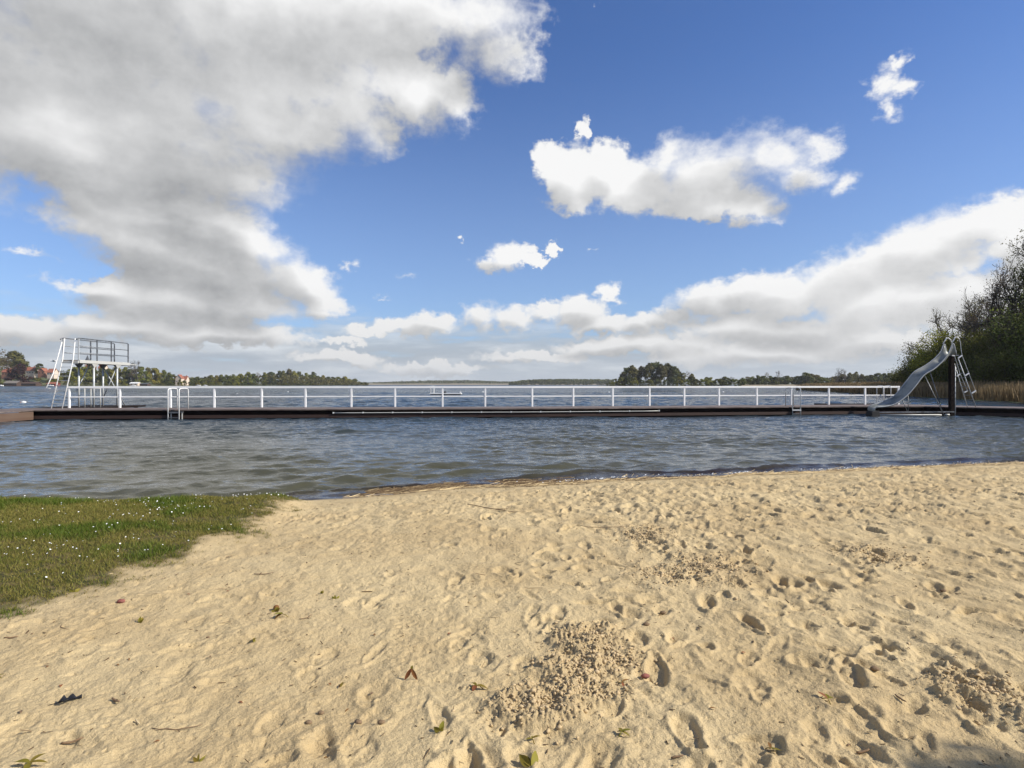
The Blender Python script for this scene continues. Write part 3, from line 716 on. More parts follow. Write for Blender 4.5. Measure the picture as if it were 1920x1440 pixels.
# the mouth bends down at the bottom
last = rows[-1]
for dz, dx in ((.05,-.05),(.13,-.07),(.21,-.06)): rows.append([Vector(p)+Vector((dx,0,-dz)) for p in last])
mb = MB(); mb.sheet(rows); ch = mb.build('chute', M['steel'], sl_, True)
sd = ch.modifiers.new('thickness', 'SOLIDIFY'); sd.thickness = .012; sd.offset = 0
for ln in (NL, FL):
    mb = MB(); mb.tube([p+Vector((0,0,.004)) for p in ln[::2]+[ln[-1]]], .019, 8); mb.build('chute_rim', G, sl_, True)
q = at(1637, 31.8, 0); mb = MB(); mb.add([(q.x-.24, 31.5, -.05),(q.x+.20, 31.5, -.05),(q.x+.20, 32.1, -.05),(q.x-.24, 32.1, -.05),(q.x-.21, 31.52, .30),(q.x+.17, 31.52, .34),(q.x+.17, 32.08, .34),(q.x-.21, 32.08, .30)],
    [(3,2,1,0),(4,5,6,7),(0,1,5,4),(1,2,6,5),(2,3,7,6),(3,0,4,7)]); mb.build('splash_flap', M['rubber'], sl_, bevel=.01)
pl = at(1784, 31.95, 0)
mb = MB(); mb.beam((pl.x, pl.y, -2.0), (pl.x, pl.y, 3.34), .21, .21, up=(0,1,0)); mb.build('pillar', M['dark_wood'], sl_, bevel=.012)
mb = MB(); mb.tube([(pl.x+.155, pl.y-.06, -.4), (pl.x+.155, pl.y-.06, 2.7)], .026, 8); mb.build('pillar_pipe', G, sl_, True)
# ground frame of the slide: a beam and a float pipe at water level
a, b = at(1648, 31.7, py=773.2), at(1789, 31.7, py=772.2)
mb = MB(); mb.beam(a, b, .07, .06); mb.build('base_beam', GD, sl_)
a, b = at(1649, 31.62, py=778.4), at(1765, 31.62, py=778.0)
mb = MB(); mb.tube([a, b], .04, 10); mb.build('base_pipe', M['pipe'], sl_, True)
mb = MB(); mb.tube([at(1772, 31.62, py=777.8), at(1780, 31.62, py=777.6)], .045, 8); mb.build('base_pipe', M['pipe'], sl_, True)
for (x0,y0,x1,y1,d) in ((1734,705,1770,779,DN+.05),(1744,698,1767,771,DF),(1692,750,1701,771,DN+.05),(1702.5,742,1703,771,DF-.1)):
    mb = MB(); mb.tube([at(x0, d, py=y0), at(x1, d, py=y1)], .02, 7); mb.build('strut', GD, sl_, True)
mb = MB(); mb.tube([at(1693, DN+.06, py=754), at(1702.5, DF-.1, py=754)], .018, 6); mb.build('strut', GD, sl_, True)
# ladder of the slide
def stile(p0, p1, d):
    a = at(*p0[:1], d, py=p0[1]); b = at(*p1[:1], d, py=p1[1]); b.z = max(b.z, DK-.004); return a, b
sn = stile((1796,670.7),(1829.7,763.0), DN+.02); sf = stile((1786.8,673),(1813.8,763.0), DF+.02)
for a, b in (sn, sf):
    mb = MB(); mb.tube([a, b], .021, 8); mb.build('ladder_stile', G, sl_, True)
for k in range(11):
    f = .04+.9*k/10; a = sn[0].lerp(sn[1], f); b = sf[0].lerp(sf[1], f)
    mb = MB(); mb.beam(a, b, .06, .022); mb.build('ladder_rung', GD, sl_)
hn = [at(x, DN+.02, py=y) for x, y in ((1784,644),(1788,637.5),(1792,631.8),(1795,632.6),(1798.6,635.7),(1800.5,641),(1802,655),(1804,667),(1817,701),(1830.5,737))]
hf = [at(x, DF, py=y) for x, y in ((1768,645),(1772,638.5),(1775.6,633.2),(1778.5,634),(1783,637.8),(1785,644),(1787.5,655),(1790,668),(1800,701),(1814,733))]
for h in (hn, hf):
    mb = MB(); mb.tube(h[:5], .030, 8); mb.build('grab_handle', M['white_tube'], sl_, True)
    mb = MB(); mb.tube(h[4:], .013, 7); mb.build('handrail', G, sl_, True)
for (x0,y0,x1,y1,d) in ((1796.3,671.5,1804,666.3,DN),(1809.5,704.5,1817,699.5,DN),(1822,737.5,1829.5,732.5,DN),(1794,705.5,1799.5,701.5,DF),(1808,736,1814,732.5,DF)):
    mb = MB(); mb.beam(at(x0, d, py=y0), at(x1, d, py=y1), .055, .055); mb.build('rail_bracket', M['white_tube'], sl_)
mb = MB(); mb.beam(at(1785, DN-.02, py=666.5), at(1789.5, DN-.02, py=667), .05, .06); mb.build('rail_bracket', M['white_tube'], sl_)
mb = MB(); mb.box(pl.x-.11, pl.x+.11, DN+.02, DF-.02, 3.30, 3.345); mb.build('top_plate', GD, sl_)

# ------------------------------------------------------------------ foliage helpers
def leaf_mat(name, a, b, ov=(.015,.25), trans=.5, rough=.6):
    m = bpy.data.materials.new(name); m.use_nodes = True; t = NT(m.node_tree); p = t.n['Principled BSDF']
    tn = t.new('ShaderNodeAttribute', attribute_name='tone').outputs['Fac']
    c = t.mix(tn, (*a, 1), (*b, 1))
    rnd = t.new('ShaderNodeObjectInfo').outputs['Random']
    h = t.new('ShaderNodeHueSaturation'); t.put(h.inputs['Color'], c)
    t.put(h.inputs['Hue'], t.lin(rnd, 0, 1, .5-ov[0], .5+ov[0])); t.put(h.inputs['Value'], t.lin(t.math('FRACT', t.math('MULTIPLY', rnd, 7.31)), 0, 1, 1-ov[1], 1+ov[1]))
    t.put(p.inputs['Base Color'], h.outputs[0]); p.inputs['Roughness'].default_value = rough; p.inputs['Specular IOR Level'].default_value = .2
    if trans:
        tr = t.new('ShaderNodeBsdfTranslucent'); t.put(tr.inputs[0], h.outputs[0])
        mx = t.new('ShaderNodeMixShader'); mx.inputs[0].default_value = trans
        out = t.n['Material Output']; t.l.new(p.outputs[0], mx.inputs[1]); t.l.new(tr.outputs[0], mx.inputs[2]); t.l.new(mx.outputs[0], out.inputs[0])
    return m
L = {
 'green':  leaf_mat('leaf_spring_green', (.115,.132,.020), (.19,.19,.034)),
 'yellow': leaf_mat('leaf_yellow_green', (.19,.185,.022), (.31,.28,.042)),
 'dark':   leaf_mat('leaf_dark_green', (.075,.092,.022), (.125,.138,.034)),
 'olive':  leaf_mat('leaf_olive', (.105,.098,.028), (.17,.15,.045)),
 'brown':  leaf_mat('leaf_budding_brown', (.115,.085,.048), (.165,.125,.070)),
 'copper': leaf_mat('leaf_copper', (.040,.012,.012), (.062,.020,.016), (.0,.05)),
 'reed':   leaf_mat('reed_straw', (.19,.135,.068), (.29,.215,.115), (.0,.05), .15, .8),
 'grass':  leaf_mat('grass_blade', (.092,.142,.016), (.26,.215,.058), (.0,.05), .35),
}
M['bark'] = mat('bark', (.085,.070,.056), .9, var=((.035,.028,.022), 6.0, .4, .7))
M['bark_far'] = mat('bark_pale', (.10,.085,.07), .9, var=((.06,.05,.04), 6.0, .4, .7))
def leaf_quads(C, N, size, rng, aspect=1.0):
    """one small quad per leaf clump at C facing about N"""
    n = len(C); N = N/np.maximum(np.linalg.norm(N, axis=1, keepdims=True), 1e-6)
    a = np.cross(N, rng.normal(size=(n,3))); a /= np.maximum(np.linalg.norm(a, axis=1, keepdims=True), 1e-6)
    b = np.cross(N, a); s = (np.asarray(size)*np.ones(n))[:,None]
    k = rng.uniform(.55, 1.15, (4, n, 1))
    P = np.stack([C-a*s*k[0]*aspect, C-b*s*k[1]*.7, C+a*s*k[2]*aspect, C+b*s*k[3]*.7], 1).reshape(-1, 3)
    return P, np.arange(4*n).reshape(n, 4)
def crown_leaves(rng, shape, n, leaf, clumps, spread, lo=.12, hi=1.0, R=.4, power=.5):
    """leaf clumps through a crown of unit height"""
    cc = []
    while len(cc) < clumps:
        z = rng.uniform(lo, hi); u = (z-lo)/(hi-lo)
        prof = {'round': math.sin(math.pi*min(.999, .08+.92*u)**.85)**.6, 'tall': math.sin(math.pi*(.12+.86*u))**.7, 'bush': max(.12, (1-u**2.2))**.6, 'dome': max(.02, 1-u**2)**.55}[shape]
        r = R*prof*math.sqrt(rng.uniform(.12, 1)); a = rng.uniform(0, 6.283)
        cc.append((r*math.cos(a), r*math.sin(a), z))
    cc = np.array(cc); k = rng.integers(0, clumps, n)
    sz = spread*rng.uniform(.6, 1.25, clumps)
    off = rng.normal(size=(n, 3)); off /= np.linalg.norm(off, axis=1, keepdims=True); off *= rng.uniform(.35, 1, (n,1))**.6
    C = cc[k]+off*sz[k][:,None]*np.array([1,1,.75])
    ctr = np.array([0, 0, (lo+hi)/2]); N = off*1.0+(C-ctr)/R*.5+rng.normal(size=(n,3))*.45+np.array([0,0,.25])
    P, Fq = leaf_quads(C, N, leaf*rng.uniform(.6, 1.3, n), rng)
    tone = np.clip(rng.uniform(0, 1, clumps)[k]*.6+rng.uniform(0, .4, n), 0, 1)
    return P, Fq, np.repeat(tone, 4)
def crown_mesh(name, seed, mat_, **kw):
    r = np.random.default_rng(seed); P, Fq, tn = crown_leaves(r, **kw)
    return mesh_from(name, P, Fq, mat_, False, {'tone': tn})
def stick_mesh(name, segs, mat_, n=3):
    """many tapering twigs as one mesh: segs = (p0, p1, r0, r1)"""
    S = np.array([[*a, *b, c, d] for a, b, c, d in segs]); p0, p1 = S[:,:3], S[:,3:6]; r0, r1 = S[:,6:7], S[:,7:8]
    d = p1-p0; d /= np.maximum(np.linalg.norm(d, axis=1, keepdims=True), 1e-9)
    u = np.cross(d, np.where(np.abs(d[:,2:3]) > .9, [[1,0,0]], [[0,0,1]])); u /= np.maximum(np.linalg.norm(u, axis=1, keepdims=True), 1e-9); w = np.cross(d, u)
    V = []
    for p, r_ in ((p0, r0), (p1, r1)):
        for k in range(n):
            a = 2*np.pi*k/n; V.append(p+(u*np.cos(a)+w*np.sin(a))*r_)
    V = np.stack(V, 1); m_ = len(S); base = (np.arange(m_)*2*n)[:,None]
    Fq = np.concatenate([base+np.array([[k, (k+1) % n, n+(k+1) % n, n+k]]) for k in range(n)], 0)
    return mesh_from(name, V.reshape(-1, 3), Fq, mat_, True)
def grow(rng, p, d, length, r, level, segs, tips, spread=.6, up=.12, split=(2,3), ratio=.74):
    """a limb in a few bends, then its forks"""
    n = 3
    for i in range(n):
        d = (d+Vector(rng.normal(size=3))*.16+Vector((0,0,up))).normalized(); q = p+d*length/n; r1 = r*(1-.22/n*(i+1))
        segs.append((p[:], q[:], r*(1-.22/n*i), r1)); p = q
        if level >= 1 and i < n-1 and rng.random() < .55:
            s = (d+Vector(rng.normal(size=3))*spread*1.3).normalized(); grow(rng, p.copy(), s, length*.55, r*.45, level-1, segs, tips, spread, up, split, ratio)
    if level <= 0: tips.append((p[:], d[:])); return
    for _ in range(rng.integers(split[0], split[1]+1)):
        s = (d+Vector(rng.normal(size=3))*spread).normalized()
        grow(rng, p.copy(), s, length*ratio*rng.uniform(.8, 1.15), r*.66, level-1, segs, tips, spread, up, split, ratio)

# far trees, unit height, shared meshes
VAR = {}
def variant(key, colour, shape, seed, n=1500, leaf=.068, clumps=34, spread=.15, lo=.04, R=.36, trunk=True, r=.014):
    cm = crown_mesh(key+'_crown', seed, L[colour], shape=shape, n=n, leaf=leaf, clumps=clumps, spread=spread, lo=lo, R=R)
    mb = MB(); rr = np.random.default_rng(seed); top = lo+.4*(1-lo)
    mb.tube([(0,0,-.03),(.01,0,top*.5),(0,.01,top)], [r*1.3, r, r*.6], 6)
    for k in range(5):
        a = k*1.26+rr.random(); mb.tube([(0,0,top*.75),(math.cos(a)*R*.35, math.sin(a)*R*.35, top+.2*(1-lo))], [r*.6, r*.25], 4)
    me = bpy.data.meshes.new(key+'_trunk'); me.from_pydata(mb.v, [], mb.f); me.materials.append(M['bark_far']); me.update()
    VAR[key] = (cm, me)
variant('round_green', 'green', 'round', 1); variant('round_green_b', 'green', 'round', 2, R=.44); variant('round_yellow', 'yellow', 'round', 3, R=.40)
variant('round_dark', 'dark', 'round', 4, R=.42); variant('round_olive', 'olive', 'round', 5, R=.38); variant('tall_green', 'green', 'tall', 6, lo=.3, R=.24)
variant('tall_olive', 'olive', 'tall', 7, lo=.34, R=.26, n=420); variant('bush_yellow', 'yellow', 'bush', 8, lo=.0, R=.62); variant('bush_green', 'green', 'bush', 9, lo=.0, R=.7)
variant('bush_dark', 'dark', 'bush', 10, lo=.0, R=.66); variant('copper', 'copper', 'round', 11, n=900, lo=.05, R=.46, clumps=34); variant('brown_bare', 'brown', 'round', 12, n=300, leaf=.034, lo=.22, R=.30)
variant('grove', 'olive', 'dome', 13, n=1500, leaf=.056, lo=.14, R=.38, spread=.15); variant('grove_dark', 'dark', 'dome', 14, n=1500, leaf=.056, lo=.14, R=.38, spread=.15)
def bare_variant(key, seed, R=1.0, leafs=0):
    rng = np.random.default_rng(seed); segs = []; tips = []
    grow(rng, Vector((0,0,-.02)), Vector((0,0,1)), .34, .022, 4, segs, tips, .55, .10)
    zs = max(s[1][2] for s in segs); k = .98/zs
    segs = [(tuple(np.array(a)*k), tuple(np.array(b)*k), max(c*k, .0035), max(d*k, .003)) for a, b, c, d in segs]
    tr = stick_mesh(key+'_trunk', [s for s in segs if s[2] > .008], M['bark_far'], 5)
    tw = stick_mesh(key+'_crown', [s for s in segs if s[2] <= .008], leaf_mat(key+'_twigs', (.10,.08,.06), (.10,.08,.06), (0,.1), 0), 3)
    VAR[key] = (tw, tr)
bare_variant('bare', 31); bare_variant('bare_b', 32)
FAR_N = {}
def far_tree(key, px, d, z, ytop, width, label, group, name='far_tree'):
    H = max((HOR-ytop)/F*d+EYE-z, 1.5); cm, tm = VAR[key]; Rn = {'bush': .65}.get(key[:4], .38)
    w = width/F*d/2/Rn
    x = (px-960)/F*d
    o = thing(name, label, 'tree', (x, d, z), group, float(RNG.uniform(0, 6.28)))
    o.scale = (w, w, H)
    link('crown', cm, o); link('trunk', tm, o)
    return o
COLOUR = {'round_green':'green rounded','round_green_b':'broad green','round_yellow':'yellow-green rounded','round_dark':'dark green rounded','round_olive':'olive green rounded','tall_green':'slender green','tall_olive':'slender olive',
          'bush_yellow':'low yellow-green','bush_green':'low green','bush_dark':'low dark','copper':'dark red','brown_bare':'brownish sparse','grove':'tall olive','grove_dark':'tall dark','bare':'bare branched','bare_b':'bare twiggy'}
ORD = ['first','second','third','fourth','fifth','sixth','seventh','eighth','ninth','tenth','eleventh','twelfth','thirteenth','fourteenth','fifteenth','sixteenth','seventeenth','eighteenth','nineteenth','twentieth']
def bay(px):
    if px < POSTS[0]: return 'left of the tower ladder'
    for k in range(20):
        if POSTS[k] <= px < POSTS[k+1]: return 'over %s railing bay' % ORD[k]
    return 'right of the railing end'
def place_row(rows, where, group, name='far_tree'):
    """rows: (px, d, z, ytop, width px, variant). Gives every tree a label of its own"""
    seen = {}
    rows = sorted(rows, key=lambda r_: r_[0])
    for r_ in rows: seen.setdefault((bay(r_[0]), COLOUR[r_[5]]), []).append(r_)
    for r_ in rows:
        k = (bay(r_[0]), COLOUR[r_[5]]); i = seen[k].index(r_); n = len(seen[k])
        lab = '%s %s %s, %s' % (COLOUR[r_[5]], 'bush' if 'bush' in name else 'tree', where, bay(r_[0]))
        if n > 1: lab = '%s %s' % (ORD[i], lab)
        far_tree(r_[5], r_[0], r_[1], r_[2], r_[3], r_[4], lab, group, name)

# ------------------------------------------------------------------ far shores
LDX = [-700,-300,0,330,480,690]; LDD = [430,520,620,740,850,1130]
def left_d0(px): return np.interp(px, LDX, LDD)
def left_z(px, s): return .35+np.interp(px, [-300,0,60,130,200,300,420,690], [24,23,20,15,9,6,3.5,2])*sstep(8, 170, s)
M['meadow'] = mat('meadow', (.070,.085,.022), .9, var=[((.14,.115,.05), .02, .42, .66), ((.045,.05,.018), .05, .55, .75)])
M['pale_bank'] = mat('pale_reedy_bank', (.25,.20,.125), .9, var=((.12,.11,.05), .03, .45, .7))
def land(name, pxs, d0s, zf, depth, m_, label):
    s = np.array([-6,0,4,15,40,80,130,180,300,depth]); rows = []
    V = np.zeros((len(s), len(pxs), 3))
    for i, sv in enumerate(s):
        for j, px in enumerate(pxs):
            d = d0s[j]+sv; V[i,j] = ((px-960)/F*d, d, -.6 if sv < 0 else (.12 if sv == 0 else zf(px, sv)+.3*math.sin(px*.11+sv*.05)))
    o = link(name, mesh_from(name, V.reshape(-1,3), grid_faces(len(s), len(pxs)), m_)); tag(o, label, kind='structure')
px_ = np.linspace(-700, 690, 80); land('far_shore', px_, left_d0(px_)+6*np.sin(px_*.09), left_z, 700, M['meadow'], 'far left lake shore rising to a village')
px_ = np.linspace(684, 1150, 50); land('far_shore', px_, 2250+40*np.sin(px_*.07), lambda p_, s_: .5+6*sstep(0, 300, s_), 900, M['pale_bank'], 'pale distant lake shore in the middle')
px_ = np.linspace(1390, 1760, 40); land('far_shore', px_, 520-60*sstep(1500, 1760, px_)+5*np.sin(px_*.2), lambda p_, s_: .5+1.2*sstep(0, 60, s_), 600, M['pale_bank'], 'reedy far shore at the right')
# distant hills and the dark wood in front of them
def ridge(name, pts, d, depth, m_, label, kind='structure', seed=1):
    px = np.linspace(pts[0][0], pts[-1][0], 160); yt = np.interp(px, [p_[0] for p_ in pts], [p_[1] for p_ in pts])+.35*fbm(px*.06, px*0, 3, seed)
    rows = []
    for f in (0, .12, .35, .65, 1.0):
        dd = d+depth*f; h = np.maximum((HOR-yt)/F*d+EYE, .5)*math.sin(math.pi/2*min(1, f*1.25+.02))**.7
        rows.append(np.stack([(px-960)/F*dd, px*0+dd, h*(1+.04*perlin(px*.09, px*0+f*4, seed+3))-(2 if f == 0 else 0)], -1))
    V = np.concatenate(rows); o = link(name, mesh_from(name, V, grid_faces(5, 160), m_)); tag(o, label, kind=kind); return o
M['far_hill'] = mat('far_hill', (.045,.055,.03), .95, var=[((.075,.085,.04), .006, .42, .62), ((.030,.036,.024), .02, .5, .7)])
ridge('hills', [(-900,712),(300,708),(560,712),(690,716),(740,714.5),(800,713),(850,711.6),(890,711.8),(930,713.6),(990,714),(1150,715),(1400,713),(1800,710),(2700,708)], 3000, 900, M['far_hill'], 'low wooded hills on the horizon', seed=5)
def far_wood(pts, d, depth, n, size, mat_, label, seed):
    r = np.random.default_rng(seed); px = r.uniform(pts[0][0], pts[-1][0], n); yt = np.interp(px, [p_[0] for p_ in pts], [p_[1] for p_ in pts])+.8*perlin(px*.12, px*0+seed, seed)
    f = r.uniform(0, 1, n); dd = d+depth*f; h = np.maximum((HOR-yt)/F*d+EYE, 1)*np.sqrt(r.uniform(0, 1, n))
    C = np.stack([(px-960)/F*dd, dd, h], -1); N = r.normal(size=(n,3))*.7+np.array([.1,-.5,.7])
    P, Fq = leaf_quads(C, N, size*r.uniform(.6, 1.4, n), r)
    o = link('wood', mesh_from('wood', P, Fq, mat_, False, {'tone': np.repeat(r.uniform(0, 1, n), 4)})); tag(o, label, 'wood', kind='stuff')
far_wood([(955,717),(975,714),(1000,712),(1050,711.2),(1100,711.4),(1150,712)], 1700, 160, 5200, 3.4, L['dark'], 'dark distant wood beyond the middle of the lake', 3)
far_wood([(700,718),(740,716),(820,713.5),(870,713),(930,715),(970,717)], 2500, 300, 2600, 5.0, L['dark'], 'hazy wooded ridge far across the lake', 4)
far_wood([(1385,712),(1420,708),(1520,708),(1600,706),(1720,704)], 690, 80, 2600, 1.5, L['dark'], 'dark belt of scrub behind the far right shore', 6)
far_wood([(-120,664),(20,668),(60,696),(120,700),(200,697),(300,704),(330,710),(420,708),(520,702),(600,708),(690,719)], 900, 90, 5200, 2.2, L['olive'], 'wooded slope behind the houses on the far left shore', 7)

# trees of the left shore
tops = [(-40,648),(0,652),(20,655),(38,668),(55,694),(75,686),(100,694),(140,690),(170,684),(200,688),(230,690),(262,688),(290,690),(312,697),(328,704),(350,708),(365,704),(400,704),(430,703),(460,699),(500,696),(540,693),(565,697),(600,703),(640,705),(665,710),(690,717)]
def top(px): return float(np.interp(px, [a for a, b in tops], [b for a, b in tops]))
rt = np.random.default_rng(12); rows = []
kinds = ['round_green','round_green_b','round_yellow','round_olive','round_dark','tall_green','tall_olive','brown_bare']
px = -45.0
while px < 688:
    w = rt.uniform(15, 27) if px < 300 else rt.uniform(13, 22) if px < 480 else rt.uniform(11, 17)
    s = rt.uniform(25, 80); d = float(left_d0(px))+s; z = float(left_z(px, s))
    if not (326 < px < 352) and not (-2 < px < 22) and not (46 < px < 66) and not (72 < px < 82):
        k = kinds[rt.choice(8, p=[.26,.18,.20,.12,.08,.06,.05,.05])] if px < 470 else kinds[rt.choice(8, p=[.30,.16,.10,.22,.14,.04,.02,.02])]
        if px < 45: k = ['brown_bare','round_olive','brown_bare'][int(px) % 3]
        rows.append((px, d, z-.5, top(px)+rt.uniform(0, 5 if px < 300 else 3.5), w, k))
    px += w*rt.uniform(.5, .8)
rows += [(-8, 690, 21, 651, 46, 'brown_bare'), (28, 700, 21, 660, 34, 'round_olive'), (12, 660, 14, 668, 30, 'brown_bare'),
         (34, left_d0(34)+22, left_z(34, 22)-1, 684.5, 31, 'copper'), (258, 690, 6, 673.5, 22, 'bare'), (247, 700, 6, 680, 18, 'brown_bare'), (167, 760, 12, 679, 14, 'round_dark'),
         (75, 690, 14, 682, 17, 'round_dark'), (140, 660, 6, 690, 22, 'round_yellow'), (338, 735+18, .8, 712, 11, 'bush_yellow'), (346, 735+22, .8, 713, 9, 'bush_green'),
         (540, 1050, 2, 691.5, 13, 'brown_bare'), (588, 1100, 2, 698, 14, 'round_dark')]
place_row(rows, 'on the far left shore', 'trees on the far left shore')
# waterside bushes of the left shore
rows = []
px = -30.0
while px < 680:
    w = rt.uniform(9, 16); s = rt.uniform(6, 16); d = float(left_d0(px))+s
    if rt.random() < .75 and not (4 < px < 34) and not (40 < px < 70) and not (84 < px < 106) and not (240 < px < 276) and not (324 < px < 352):
        rows.append((px, d, .3, 722.5-rt.uniform(4, 9), w, ['bush_yellow','bush_green','bush_green','bush_dark'][rt.integers(4)]))
    px += w*rt.uniform(.9, 1.5)
place_row(rows, 'along the far left water', 'bushes along the far left shore', 'far_bush')
# wooded islet
g = MB(); cx, cyy = at(1222, 615, 0).x, 615
ring = [(cx+58*math.cos(a)*(1+.08*math.sin(3*a)), cyy+20*math.sin(a)) for a in np.linspace(0, 2*math.pi, 40, endpoint=False)]
g.add([(x, y, -.5) for x, y in ring]+[(cx+(x-cx)*.92, cyy+(y-cyy)*.85, .5) for x, y in ring]+[(cx, cyy, .9)], [(k, (k+1) % 40, 40+(k+1) % 40, 40+k) for k in range(40)]+[(40+k, 40+(k+1) % 40, 80) for k in range(40)])
o = g.build('islet', M['meadow'], smooth=True); tag(o, 'low ground of the wooded islet', kind='structure')
rows = []
for (px, yt, w, k) in ((1177,690,26,'grove_dark'),(1186,686.5,24,'grove'),(1203,688,20,'grove'),(1217,682.5,24,'grove'),(1229,680.5,28,'grove_dark'),(1240,684,22,'grove'),(1251,683,26,'grove'),(1262,687.5,24,'grove_dark'),(1270,692,18,'grove'),(1196,694,16,'tall_olive'),
                       (1290,697,20,'brown_bare'),(1280,699,16,'tall_olive'),(1210,696,14,'brown_bare'),(1246,695,14,'brown_bare'),(1168,700,18,'round_olive'),(1297,702,14,'round_olive')):
    rows.append((px, 607+rt.uniform(-7, 12), .5, yt, w, k))
place_row(rows, 'on the wooded islet', 'trees on the wooded islet', 'islet_tree')
rows = []
for (px, yt, w, k) in ((1145,717,14,'bush_green'),(1154,711,18,'bush_yellow'),(1165,707,20,'bush_green'),(1178,706,22,'bush_dark'),(1190,709,18,'bush_yellow'),(1204,713,14,'bush_dark'),(1218,712,16,'bush_green'),(1233,711,18,'bush_dark'),(1248,712,16,'bush_dark'),(1262,709,18,'bush_dark'),(1273,708,16,'bush_yellow'),(1286,711,18,'bush_green'),(1299,710,16,'bush_dark')):
    rows.append((px, 596+rt.uniform(-2, 5), .3, yt, w, k))
place_row(rows, 'along the islet water', 'bushes on the wooded islet', 'islet_bush')
# low willows right of the islet and the trees of the far right shore
rows = []
for (px, yt, w, k) in ((1306,710,20,'bush_green'),(1320,709.5,22,'bush_green'),(1334,708.5,22,'bush_yellow'),(1349,709.5,22,'bush_green'),(1362,708.5,22,'bush_dark'),(1376,710,20,'bush_green'),(1388,712,16,'bush_yellow'),(1327,707.5,16,'round_dark'),(1358,706.5,16,'round_dark'),(1372,706.5,15,'brown_bare')):
    rows.append((px, 580+rt.uniform(-6, 8), .25, yt, w, k))
place_row(rows, 'beside the wooded islet', 'willow belt beside the islet', 'far_bush')
g = MB(); g.sheet([[(at(px, d, 0).x, d, z) for px in np.linspace(1300, 1396, 12)] for d, z in ((572,-.4),(576,.2),(596,.4),(606,-.4))]); o = g.build('islet', M['meadow'], smooth=True); tag(o, 'low ground under the willow belt', kind='structure')
tops = [(1390,707),(1415,704.5),(1438,700),(1450,704),(1475,704),(1500,704),(1512,699.5),(1528,703),(1545,706.5),(1560,705),(1590,700),(1605,698.5),(1620,701),(1645,699),(1665,699),(1690,697),(1730,694)]
rows = []; px = 1392.0
while px < 1735:
    w = rt.uniform(13, 22); d = 560+rt.uniform(0, 50)
    rows.append((px, d, 1.2, top(px)+rt.uniform(0, 4), w, ['round_green','round_dark','round_dark','round_olive','round_olive','round_green_b','tall_olive'][rt.integers(7)]))
    px += w*rt.uniform(.5, .75)
rows += [(1458,570,1.2,693.5,13,'bare'),(1438,572,1.2,698,12,'brown_bare'),(1568,566,1.2,688.5,18,'bare_b'),(1583,575,1.2,691.5,12,'bare'),(1513,580,1.2,699,24,'round_dark'),(1605,570,1.2,697,12,'tall_olive')]
place_row(rows, 'on the far right shore', 'trees on the far right shore')

